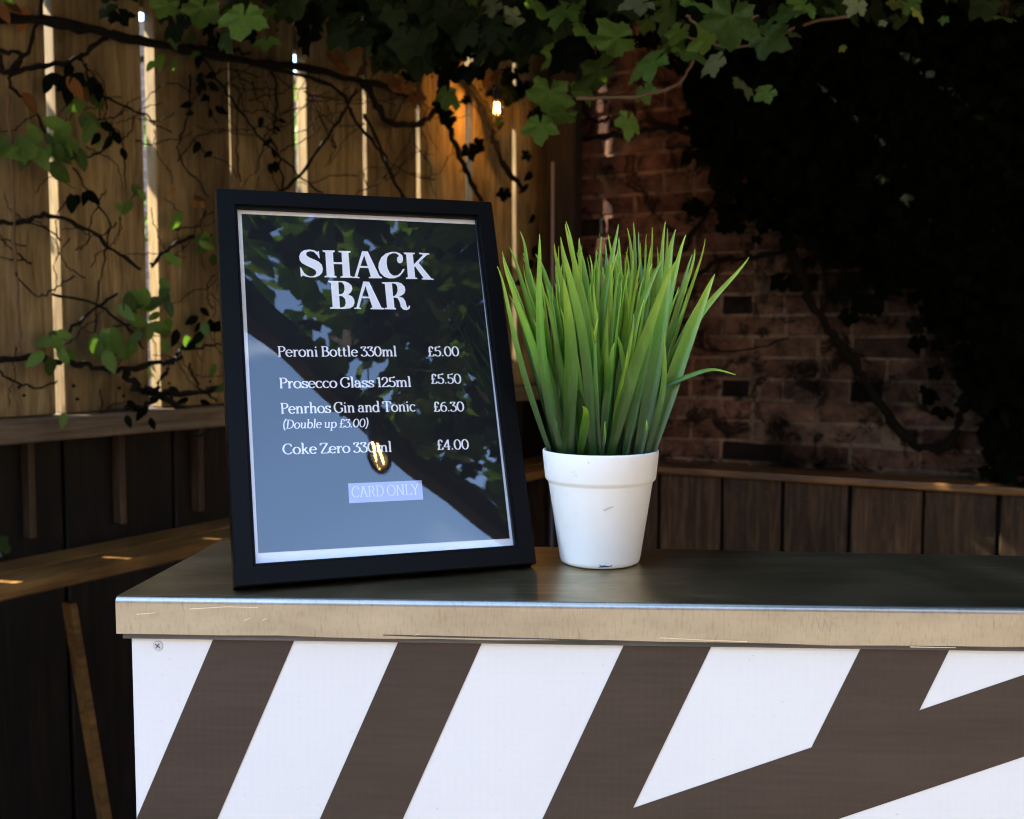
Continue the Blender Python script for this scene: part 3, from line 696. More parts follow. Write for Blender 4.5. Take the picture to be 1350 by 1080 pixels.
fs_([(200, 515), (240, 520), (300, 512), (340, 505)], 0.008, 0.006, 0.008)
fs_([(170, 540), (195, 530), (215, 500), (232, 470), (245, 455)], 0.006, 0.004, 0.008)
fs_([(255, 460), (280, 455), (310, 450)], 0.003, 0.002)
fs_([(10, 120), (14, 200), (18, 300), (24, 400), (26, 470)], 0.0045, 0.003, 0.003, 'twig')
fs_([(25, 290), (60, 300), (80, 318)], 0.002, 0.002)
fs_([(20, 360), (50, 390), (80, 375), (100, 365)], 0.002)
fs_([(100, 330), (115, 320), (125, 280), (140, 250)], 0.0018)
fs_([(250, 100), (248, 150), (235, 190), (240, 215), (262, 240), (275, 260)], 0.0028, 0.002)
fs_([(262, 70), (290, 110), (320, 150), (350, 190), (400, 235), (430, 262)], 0.0035, 0.0025)
fs_([(300, 110), (315, 125), (312, 200), (318, 240)], 0.0018)
fs_([(360, 90), (365, 140), (358, 180), (370, 215), (372, 255)], 0.0035, 0.003, 0.006)
fs_([(225, 520), (240, 560), (262, 575), (290, 548)], 0.003)
fs_([(250, 480), (262, 510), (285, 530)], 0.003)
for _ in range(110):         # side twigs
    x = random.uniform(0, 640); y = random.uniform(90, 540)
    if x > 290: y = random.uniform(80, 240)
    P_ = [(x, y)]
    a = random.uniform(0, 6.28)
    for _ in range(4):
        a += random.uniform(-0.7, 0.7); P_.append((P_[-1][0] + 20 * math.cos(a), P_[-1][1] + 20 * math.sin(a)))
    fs_(P_, random.uniform(0.0012, 0.0022), 0.001, 0.003, 'bark', 0.03, 'twig')
# leaves on the creeper
def cl(cx, cy, rx, ry, nn, s0, s1, kind='leaf', oval=True, o=0.07):
    for _ in range(nn):
        x = random.gauss(cx, rx); y = random.gauss(cy, ry)
        put_leaf(fv, FP(x, y, o + random.uniform(-0.02, 0.05)), random.uniform(s0, s1), kind, Vector((random.uniform(-0.2, 1.3), -1, random.uniform(-0.6, 0.6))), math.pi + random.uniform(-1.3, 1.3), oval)
cl(75, 185, 26, 18, 16, 0.035, 0.075); cl(20, 180, 18, 14, 6, 0.04, 0.07); cl(118, 130, 14, 14, 5, 0.04, 0.07)
cl(200, 400, 26, 30, 22, 0.035, 0.07); cl(145, 440, 14, 20, 7, 0.05, 0.08); cl(60, 465, 12, 22, 9, 0.035, 0.06)
cl(255, 425, 20, 14, 8, 0.03, 0.055, 'leaf_dark'); cl(265, 315, 16, 16, 8, 0.03, 0.06, 'leaf'); cl(150, 175, 14, 12, 5, 0.03, 0.04, 'leaf_dark')
cl(268, 150, 10, 30, 14, 0.02, 0.04, 'leaf_dark'); cl(258, 255, 8, 10, 4, 0.02, 0.03, 'leaf_dead'); cl(90, 100, 22, 10, 10, 0.04, 0.06, 'leaf_dark')
cl(285, 440, 10, 20, 5, 0.03, 0.05); cl(170, 255, 12, 8, 4, 0.03, 0.045); cl(120, 250, 12, 10, 4, 0.03, 0.05, 'leaf_dark'); cl(358, 180, 5, 28, 7, 0.02, 0.035, 'leaf_dark')
cl(240, 60, 20, 14, 6, 0.03, 0.05); cl(60, 120, 20, 10, 3, 0.04, 0.06, 'leaf_dead'); cl(8, 10, 10, 8, 3, 0.04, 0.06, 'leaf_dead')
cl(590, 100, 20, 30, 14, 0.05, 0.09, 'leaf_dark', False); cl(680, 140, 22, 40, 22, 0.06, 0.10, 'leaf_dark', False); cl(700, 300, 5, 60, 8, 0.04, 0.06, 'leaf_dark')
cl(220, 520, 30, 14, 12, 0.02, 0.04, 'leaf_dark')

# creeper on the brick wall
bv = thing('bare_vine', 'thick bare dark vine stem looping down the old brickwork', 'vine', (W0.x, W0.y, 0))
def ws_(l, r0, r1=None, jit=0.006, o=0.07): stem(bv, [WP(x, y, o) for x, y in l], r0, r1, 'stem', jit)
ws_([(1010, 120), (1030, 220), (1035, 290), (1058, 370), (1085, 425), (1125, 475), (1150, 515), (1180, 560), (1210, 588), (1245, 590), (1262, 565), (1278, 530), (1310, 505), (1370, 480)], 0.017, 0.014, 0.010, 0.09)
ws_([(760, 420), (820, 420), (870, 400), (900, 380), (945, 345), (985, 340), (1040, 330)], 0.011, 0.008)
ws_([(900, 330), (925, 290), (960, 240), (975, 200)], 0.010, 0.007)
ws_([(915, 455), (960, 465), (1010, 455), (1040, 445)], 0.004, 0.003, 0.004)
ws_([(1030, 290), (1080, 330), (1090, 400)], 0.008, 0.005)
ws_([(762, 185), (820, 178), (880, 170), (960, 185), (1040, 190)], 0.010, 0.008, 0.006)
ws_([(765, 120), (775, 155), (800, 160), (805, 140)], 0.007, 0.005)
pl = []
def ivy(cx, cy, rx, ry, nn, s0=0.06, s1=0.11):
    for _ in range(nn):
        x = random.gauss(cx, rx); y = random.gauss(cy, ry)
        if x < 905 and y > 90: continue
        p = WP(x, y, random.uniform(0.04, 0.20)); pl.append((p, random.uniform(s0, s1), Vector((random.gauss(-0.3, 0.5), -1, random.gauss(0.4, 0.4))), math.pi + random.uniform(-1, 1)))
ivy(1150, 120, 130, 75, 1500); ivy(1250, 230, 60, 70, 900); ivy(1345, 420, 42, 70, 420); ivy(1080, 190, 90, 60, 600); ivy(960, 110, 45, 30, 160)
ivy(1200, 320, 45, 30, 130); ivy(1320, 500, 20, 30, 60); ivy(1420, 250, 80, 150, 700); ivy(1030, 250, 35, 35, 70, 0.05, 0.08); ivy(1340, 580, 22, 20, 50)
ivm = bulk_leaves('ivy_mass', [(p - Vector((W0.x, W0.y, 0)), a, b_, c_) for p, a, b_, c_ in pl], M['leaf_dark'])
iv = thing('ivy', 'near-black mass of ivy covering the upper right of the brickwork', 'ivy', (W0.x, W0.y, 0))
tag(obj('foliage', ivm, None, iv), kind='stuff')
stem(iv, [WP(x, y, 0.03) for x, y in ((1330, 640), (1340, 520), (1300, 380), (1250, 250), (1200, 100))], 0.016, 0.010)

# ------------------------------------------------------------------ sunlit shrubs beyond the fence
for i, (k, back, h, nn, lab) in enumerate(((-1.5, 0.9, 2.0, 900, 'sunlit green shrub glimpsed through the leftmost gaps of the fence'), (1.6, 1.1, 2.1, 900, 'sunlit green shrub glimpsed through the second wide gap of the fence'), (5.5, 1.2, 2.4, 800, 'sunlit shrub beyond the fence next to the warm lamp'))):
    c0 = P0 + e * (k * PITCHF * 1.2) - Vector((0, 0, 0)) + nb * back
    sh = thing('shrub', lab, 'shrub', (c0.x, c0.y, 0), 'shrubs beyond the fence')
    q = []
    for _ in range(nn):
        v_ = Vector((random.gauss(0, 0.30), random.gauss(0, 0.25), random.uniform(0.2, h))); q.append((v_, random.uniform(0.05, 0.10), Vector((random.gauss(0, 1), random.gauss(0, 1), random.gauss(0.4, 1))), random.uniform(0, 6)))
    tag(obj('foliage', bulk_leaves('shrub_foliage', q, M['shrub']), None, sh), kind='stuff')
    stem(sh, [sh.location + Vector((0, 0, 0)), sh.location + Vector((0.03, 0.02, h * .5)), sh.location + Vector((-0.05, 0, h * .9))], 0.02, 0.008)

# ------------------------------------------------------------------ bar counter
ZT = 1.10
fl = hitz(152, 787, ZT); fr_ = hitz(1350, 802, ZT); bl = hitz(290, 713, ZT); brr = hitz(1350, 733, ZT)
cx = Vector((fr_.x - fl.x, fr_.y - fl.y, 0)).normalized(); cy = Vector((-cx.y, cx.x, 0))
O = Vector((fl.x, fl.y, 0))
counter = thing('bar_counter', 'steel-topped bar counter with diagonal brown stripes on its white front', 'bar', O)
counter.rotation_euler = (0, 0, math.atan2(cx.y, cx.x))
def loc(p): q = p - O; return (q.dot(cx), q.dot(cy))
LX = 1.55; TH = 0.027
def backy(x):
    (x0, y0), (x1, y1) = loc(bl), loc(brr); return y0 + (y1 - y0) * (x - x0) / (x1 - x0)
bx0 = loc(bl)[0] * 1.0
# worktop: one sheet folded over a rounded front edge
rE = 0.0045
prof = [(None, 0.0), ]
vs = []; fs = []
NX = 40
for i in range(NX + 1):
    x = LX * i / NX
    xb = bx0 + (LX - bx0) * i / NX
    ring = [Vector((x, rE, ZT))]
    ring = [Vector((xb, backy(xb), ZT - 0.0))] + [Vector((x, rE - rE * math.sin(a), ZT - rE + rE * math.cos(a))) for a in [R(15 * j) for j in range(7)]]
    wob = 0.0005 * math.sin(x * 21) + 0.0004 * math.sin(x * 57 + 1)
    ring += [Vector((x, 0.0, ZT - TH + wob)), Vector((x, 0.0035, ZT - TH + wob))]
    vs += ring
K = 10
for i in range(NX):
    for j in range(K - 1):
        a = i * K + j; fs.append((a, a + 1, a + K + 1, a + K))
tm = mesh('worktop', vs, fs, True)
tm.materials.append(M['steel']); tm.materials.append(M['steel_top'])
for p in tm.polygons:
    if p.index % (K - 1) == 0: p.material_index = 1; p.use_smooth = False
    if p.index % (K - 1) >= 7: p.use_smooth = False
top = obj('worktop', tm, None, counter)
# left end fold and back fold
lv = [Vector((0, 0.0, ZT - rE)), Vector((0, 0.0, ZT - TH)), Vector((bx0, backy(bx0), ZT - TH)), Vector((bx0, backy(bx0), ZT)), Vector((0, rE, ZT)), Vector((0, rE * .3, ZT - rE * .3))]
obj('end_fold', mesh('end_fold', lv, [(0, 1, 2, 3, 4, 5)]), M['steel'], counter)
bvv = [Vector((bx0, backy(bx0), ZT)), Vector((LX, backy(LX), ZT)), Vector((LX, backy(LX), ZT - TH)), Vector((bx0, backy(bx0), ZT - TH))]
obj('back_fold', mesh('back_fold', bvv, [(0, 1, 2, 3)]), M['steel'], counter)
# timber edge under the fold
SB = 0.007
vs = [];
def prism(x0a, x1a, y0a, y1a, z0, z1):
    return [(x0a[0], y0a, z0)]
ym = backy(LX) - 0.012
obj('edge_board', box(0.003, LX - 0.004, 0.0038, ym, ZT - TH - 0.0042, ZT - TH - 0.0003), M['substrate'], counter)
PX0 = loc(hit(173.5, 850, O + cy * SB, cy))[0]
PT = ZT - TH - 0.0045
obj('front_panel', box(PX0, LX - 0.01, SB, SB + 0.012, 0.04, PT, 0.0006), M['white_panel'], counter)
obj('side_panel', box(PX0 + 0.002, PX0 + 0.014, SB + 0.0125, ym - 0.01, 0.04, PT), M['brown_board'], counter)
obj('back_panel', box(PX0 + 0.0145, LX - 0.02, ym - 0.022, ym - 0.01, 0.04, PT), M['brown_board'], counter)
obj('plinth', box(PX0 + 0.02, LX - 0.03, 0.03, ym - 0.03, 0.0, 0.04), M['post'], counter)
# stripes: thin printed sheets on the panel
def pp_(px, py):
    p = hit(px, py, O + cy * (SB - 0.0004), cy); q = p - O; return (q.dot(cx), q.z)
def stripe(poly, name='stripe'):
    pts = [Vector((x, SB - 0.0004, z)) for x, z in poly]
    tri = tessellate_polygon([[Vector((p.x, p.z, 0)) for p in pts]])
    N = len(pts); vs = pts + [p + Vector((0, 0.0003, 0)) for p in pts]
    fs = [tuple(t) for t in tri] + [(i, (i + 1) % N, N + (i + 1) % N, N + i) for i in range(N)]
    m = mesh('stripe', vs, fs); return obj(name, m, M['brown_print'], counter)
def ext(a, b, z):                # continue the edge a->b down to height z
    t = (z - a[1]) / (b[1] - a[1]); return (a[0] + (b[0] - a[0]) * t, z)
ZL = 0.06; ZTS = PT - 0.0003
def top_(a, b): return ext(a, b, ZTS)
L1a, L1b = pp_(282.6, 839), pp_(183.7, 1070.7); R1a, R1b = pp_(389, 842), pp_(287, 1079)
z_edge = L1a[1] + (PX0 + 0.0005 - L1a[0]) / (L1b[0] - L1a[0]) * (L1b[1] - L1a[1])
zr_edge = R1a[1] + (PX0 + 0.0005 - R1a[0]) / (R1b[0] - R1a[0]) * (R1b[1] - R1a[1])
stripe([top_(L1a, L1b), top_(R1a, R1b), (PX0 + 0.0005, zr_edge), (PX0 + 0.0005, z_edge)])
L2a, L2b = pp_(525, 846), pp_(422, 1079); R2a, R2b = pp_(635, 848.5), pp_(531.5, 1079)
zl2 = L2a[1] + (PX0 + 0.0005 - L2a[0]) / (L2b[0] - L2a[0]) * (L2b[1] - L2a[1])
p_ = [top_(L2a, L2b), top_(R2a, R2b), ext(R2a, R2b, ZL)]
le = ext(L2a, L2b, ZL)
p_ += [le] if le[0] > PX0 else [(PX0 + 0.0005, ZL), (PX0 + 0.0005, zl2)]
stripe(p_)
a3, b3 = pp_(821.5, 852.5), pp_(715, 1080)
lowA, lowB = pp_(1350, 997.7), pp_(1105.5, 1080)
upA, upB = pp_(1212, 936.7), pp_(1350, 890)
def farx(a, b, x): t = (x - a[0]) / (b[0] - a[0]); return (x, a[1] + (b[1] - a[1]) * t)
# lower edge of the diagonal meets the left edge of the third stripe
def isect(a, b, c, d):
    den = (b[0] - a[0]) * (d[1] - c[1]) - (b[1] - a[1]) * (d[0] - c[0])
    t = ((c[0] - a[0]) * (d[1] - c[1]) - (c[1] - a[1]) * (d[0] - c[0])) / den
    return (a[0] + (b[0] - a[0]) * t, a[1] + (b[1] - a[1]) * t)
ti = isect(lowA, lowB, (0, PT - 1e-3), (1, PT - 1e-3))
tu = isect(upA, upB, (0, ZTS), (1, ZTS))
tl = isect(lowA, lowB, (0, ZTS), (1, ZTS))
poly = [top_(a3, b3), top_(pp_(935.6, 857), pp_(834.6, 1065.6)), pp_(834.6, 1065.6), pp_(1069.8, 985.6), top_(pp_(1131.8, 861), pp_(1069.8, 985.6)), top_(pp_(1248.6, 863), upA), upA,
        tu, tl, lowB, isect(lowA, lowB, a3, b3)]
stripe(poly)
# screw in the panel corner
sc = pp_(208, 851.5)
bm = bmesh.new(); bmesh.ops.create_cone(bm, cap_ends=True, segments=24, radius1=0.0039, radius2=0.0034, depth=0.0008)
sm = bmm(bm, 'screw_head'); sm.transform(Matrix.Rotation(math.pi / 2, 4, 'X'))
s_ = obj('screw', sm, M['screw'], counter, (sc[0], SB - 0.0004, sc[1]))
bm = box_bm(-0.0022, 0.0022, -0.0001, 0.0001, -0.00035, 0.00035); bm2 = box_bm(-0.00035, 0.00035, -0.00012, 0.00012, -0.0022, 0.0022)
m2 = bmm(bm2, 'x'); bm.from_mesh(m2); sl_ = bmm(bm, 'screw_slot'); sl_.transform(Matrix.Rotation(R(38), 4, 'Y'))
obj('slot', sl_, M['slot'], s_, (0, -0.00045, 0))
# scraped lip and drip marks on the steel edge
def fp_(px, py): p = hit(px, py, O - cy * 0.0002, cy); q = p - O; return Vector((q.dot(cx), -0.0002, q.z))
def ribbon(pts, wd, name, mat, parent):
    vs = []; fs = []
    for i, p in enumerate(pts):
        a = pts[max(i - 1, 0)]; b_ = pts[min(i + 1, len(pts) - 1)]; t = (b_ - a).normalized(); nn = Vector((-t.z, 0, t.x)) * wd * 0.5 * (0.5 + random.random())
        vs += [p + nn, p - nn]
    for i in range(len(pts) - 1): fs.append((2 * i, 2 * i + 1, 2 * i + 3, 2 * i + 2))
    return obj(name, mesh('mark', vs, fs), mat, parent)
M['stain'] = simple('dried_drip', (0.42, 0.36, 0.27), 0.55, 0.75)
M['scratch'] = simple('bright_scratch', (0.85, 0.80, 0.68), 0.35, 0.9)
for l_ in ([(1052, 812), (1058, 822), (1062, 834), (1064, 820)], [(1076, 814), (1080, 828), (1084, 834), (1087, 818)], [(1087, 816), (1092, 830), (1094, 833), (1097, 816), (1104, 814)]):
    ribbon([fp_(*q) for q in l_], 0.0006, 'drip_mark', M['stain'], counter)
for l_ in ([(250, 803), (300, 800), (340, 801)], [(322, 818), (330, 815)], [(346, 818), (352, 815)], [(180, 810), (205, 808)], [(870, 841), (930, 844), (985, 846)], [(1200, 853), (1260, 854)], [(545, 838), (552, 836)]):
    ribbon([fp_(*q) for q in l_], 0.00045, 'scratch', M['scratch'], counter)
ribbon([fp_(x, y) for x, y in ((505, 837.5), (560, 839), (640, 841), (700, 842), (775, 844.5))], 0.0008, 'dark_nick', M['slot'], counter)

# ------------------------------------------------------------------ menu frame
cu = Vector((0.9436088, 0.34309878, -0.00381247)); cv = Vector((-0.11689896, 0.33234253, 0.93155091))
nu = cu.normalized(); nv = (cv - nu * cv.dot(nu)).normalized(); nn_ = nu.cross(nv)         # towards the camera
if nn_.y > 0: nn_ = -nn_
FO = Vector((-0.18691224, 0.74456896, -0.1675152)) + CAM
AW, AH = 0.200 * cu.length, 0.287 * cv.length
BWD = 0.0158; FT = 0.004; FBK = -0.014
fmx = basis(FO, nu, nn_ * -1, nv)     # local x right, y into the frame, z up the frame
frame = thing('menu_frame', 'black picture frame holding the SHACK BAR drinks menu, standing on the counter', 'menu', mtx=fmx)
def fr2(px, py, y=0.0):
    P = FO - nn_ * y; p = hit(px, py, P, nn_); q = p - FO; return (q.dot(nu), q.dot(nv))
def rail(p):      # p: outer a, outer b, inner b, inner a in (x,z)
    (ax, az), (bx_, bz), (cx_, cz), (dx, dz) = p
    c = 0.0012
    def lerp(a, b, t): return (a[0] + (b[0] - a[0]) * t, a[1] + (b[1] - a[1]) * t)
    o1 = lerp((ax, az), (dx, dz), 0.05); o2 = lerp((bx_, bz), (cx_, cz), 0.05); i1 = lerp((ax, az), (dx, dz), 0.86); i2 = lerp((bx_, bz), (cx_, cz), 0.86)
    prof = [(((ax, az), (bx_, bz)), -FBK), (((ax, az), (bx_, bz)), -FT + 0.0012), ((o1, o2), -FT), ((i1, i2), -FT), ((lerp((ax, az), (dx, dz), 0.90), lerp((bx_, bz), (cx_, cz), 0.90)), -FT + 0.0022), (((dx, dz), (cx_, cz)), -FT + 0.0022), (((dx, dz), (cx_, cz)), 0.002)]
    vs = []; 
    for (a, b_), y in prof: vs += [(a[0], y, a[1]), (b_[0], y, b_[1])]
    fs = [(2 * i, 2 * i + 1, 2 * i + 3, 2 * i + 2) for i in range(len(prof) - 1)]
    n_ = len(prof); fs.append((0, 1, 2 * n_ - 1, 2 * n_ - 2)); fs.append(tuple(range(0, 2 * n_, 2))); fs.append(tuple(range(1, 2 * n_, 2))[::-1])
    return mesh('frame_rail', vs, fs)
g_ = 0.00006
o_ = (-BWD, -BWD, AW + BWD, AH + BWD)
obj('frame_rail', rail([(o_[0] + g_, o_[1]), (o_[2] - g_, o_[1]), (AW - g_, 0), (g_, 0)]), M['frame'], frame)
obj('frame_rail', rail([(o_[2], o_[1] + g_), (o_[2], o_[3] - g_), (AW, AH - g_), (AW, g_)]), M['frame'], frame)
obj('frame_rail', rail([(o_[2] - g_, o_[3]), (o_[0] + g_, o_[3]), (g_, AH), (AW - g_, AH)]), M['frame'], frame)
obj('frame_rail', rail([(o_[0], o_[3] - g_), (o_[0], o_[1] + g_), (0, g_), (0, AH - g_)]), M['frame'], frame)
obj('backboard', box(-0.008, AW + 0.008, 0.0042, 0.0075, -0.008, AH + 0.008), M['post'], frame)
obj('paper', mesh('paper', [(-0.004, 0.0032, -0.004), (AW + 0.004, 0.0032, -0.004), (AW + 0.004, 0.0032, AH + 0.004), (-0.004, 0.0032, AH + 0.004)], [(0, 1, 2, 3)]), M['paper'], frame)
PQ = [fr2(340.6, 729.3, 0.003), fr2(672, 710, 0.003), fr2(626.5, 296, 0.003), fr2(318.5, 282, 0.003)]
obj('printed_area', mesh('printed_area', [(x, 0.0030, z) for x, z in PQ], [(0, 1, 2, 3)]), M['print'], frame)
# pane, very slightly buckled
vs = []; fs = []; NXP, NZP = 28, 40
for j in range(NZP + 1):
    for i in range(NXP + 1):
        u_ = i / NXP; v_ = j / NZP
        y = 0.0014 - 0.0013 * math.sin(math.pi * u_) * math.sin(math.pi * v_) + 0.00007 * math.sin(u_ * 9 + v_ * 5) + 0.00005 * math.sin(v_ * 19 - u_ * 8)
        vs.append((u_ * (AW + 0.004) - 0.002, y, v_ * (AH + 0.004) - 0.002))
for j in range(NZP):
    for i in range(NXP):
        a = j * (NXP + 1) + i; fs.append((a, a + 1, a + NXP + 2, a + NXP + 1))
obj('pane', mesh('pane', vs, fs, True), M['pane'], frame)
# easel leg
iz = fmx.inverted()
top_pt = Vector((AW / 2, 0.0145, AH * 0.62)); foot_w = fmx @ Vector((AW / 2, 0.0145, 0.1)); foot_w = Vector((foot_w.x + 0.0, foot_w.y + 0.03, ZT + 0.0005))
foot = iz @ foot_w
vs = []
for p, hw in ((top_pt, 0.022), (foot, 0.03)):
    for sx_ in (-1, 1):
        for dy in (0, 0.0025): vs.append((p.x + sx_ * hw, p.y + dy, p.z))
obj('easel_leg', mesh('easel_leg', vs, [(0, 2, 6, 4), (1, 5, 7, 3), (0, 4, 5, 1), (2, 3, 7, 6), (0, 1, 3, 2), (4, 6, 7, 5)]), M['frame'], frame)

# --- lettering
TY = 0.0028
def poly_mesh(polys, name='lettering', y=TY):
    vs = []; fs = []
    for rings in polys:
        rr = [[Vector((x, z, 0)) for x, z in r_] for r_ in rings]
        tri = tessellate_polygon(rr); b0 = len(vs)
        for r_ in rings: vs += [(x, y, z) for x, z in r_]
        fs += [tuple(b0 + i for i in t) for t in tri]
    return mesh(name, vs, fs)
def T6(pts): return [fr2(390 + x / 6.75, 310 + y / 6.75, TY) for x, y in pts]
TITLE = {
 'S': [[(205,140),(190,150),(165,135),(120,128),(75,135),(45,155),(30,190),(35,225),(55,250),(95,272),(140,292),(172,310),(183,330),(178,350),(160,364),(130,368),(100,358),(72,335),(48,292),(38,285),(45,368),(52,370),(62,358),(90,370),(130,378),(175,375),(210,360),(235,335),(241,300),(232,265),(205,238),(165,218),(120,200),(98,185),(90,168),(100,152),(130,143),(160,150),(188,178),(208,208),(213,205)]],
 'H': [[(237,135),(345,137),(346,150),(330,155),(335,241),(411,242),(407,156),(380,151),(380,140),(487,143),(487,153),(468,160),(484,362),(502,370),(502,380),(397,379),(397,370),(418,362),(413,259),(336,258),(345,362),(362,368),(362,378),(255,376),(256,366),(275,360),(262,155),(240,148)]],
 'A': [[(590,143),(640,146),(745,365),(768,375),(768,385),(650,384),(650,374),(668,370),(645,293),(570,291),(548,371),(567,376),(566,384),(503,381),(503,372),(523,370)], [(575,275),(640,277),(608,180)]],
 'C': [[(954,205),(948,183),(925,162),(890,150),(850,150),(800,165),(760,200),(738,250),(735,290),(750,335),(785,370),(830,386),(880,385),(925,365),(955,330),(968,305),(962,300),(950,305),(935,335),(905,358),(870,362),(838,340),(815,295),(808,250),(812,200),(830,175),(860,162),(885,161),(905,172),(918,186),(903,200),(900,222),(908,243),(925,252),(944,246),(953,230)]],
 'K': [[(960,155),(1058,158),(1058,168),(1040,172),(1050,262),(1128,182),(1126,174),(1097,168),(1097,157),(1187,163),(1187,172),(1165,178),(1092,247),(1205,385),(1227,390),(1228,398),(1120,395),(1120,386),(1138,382),(1062,280),(1054,287),(1062,376),(1082,383),(1082,391),(980,390),(980,380),(998,375),(982,175),(962,166)]],
 'B': [[(288,407),(430,410),(470,425),(497,450),(503,480),(490,510),(465,530),(500,545),(520,575),(522,605),(510,635),(480,652),(430,657),(305,655),(305,645),(328,640),(312,425),(290,418)], [(378,419),(410,421),(430,445),(434,485),(424,515),(405,526),(384,526)], [(386,541),(415,545),(438,568),(445,605),(434,635),(410,645),(392,645)]],
 'A2': [[(600,413),(652,416),(762,643),(785,652),(784,662),(665,660),(665,650),(683,645),(655,563),(586,561),(564,645),(580,650),(580,658),(520,656),(520,647),(540,645)], [(590,547),(650,549),(620,452)]],
 'R': [[(765,420),(900,418),(940,430),(968,460),(975,490),(965,520),(940,538),(918,546),(955,560),(975,590),(985,630),(995,648),(1003,640),(1005,627),(1018,630),(1012,655),(990,668),(960,665),(935,640),(922,590),(905,562),(885,556),(869,556),(878,645),(892,652),(890,662),(790,660),(790,650),(812,645),(792,437),(767,430)], [(855,430),(885,433),(902,455),(906,495),(896,525),(878,543),(866,544)]],
}
for k in TITLE:
    obj('title_letter', poly_mesh([[T6(r_) for r_ in TITLE[k]]]), M['lettering'], frame)

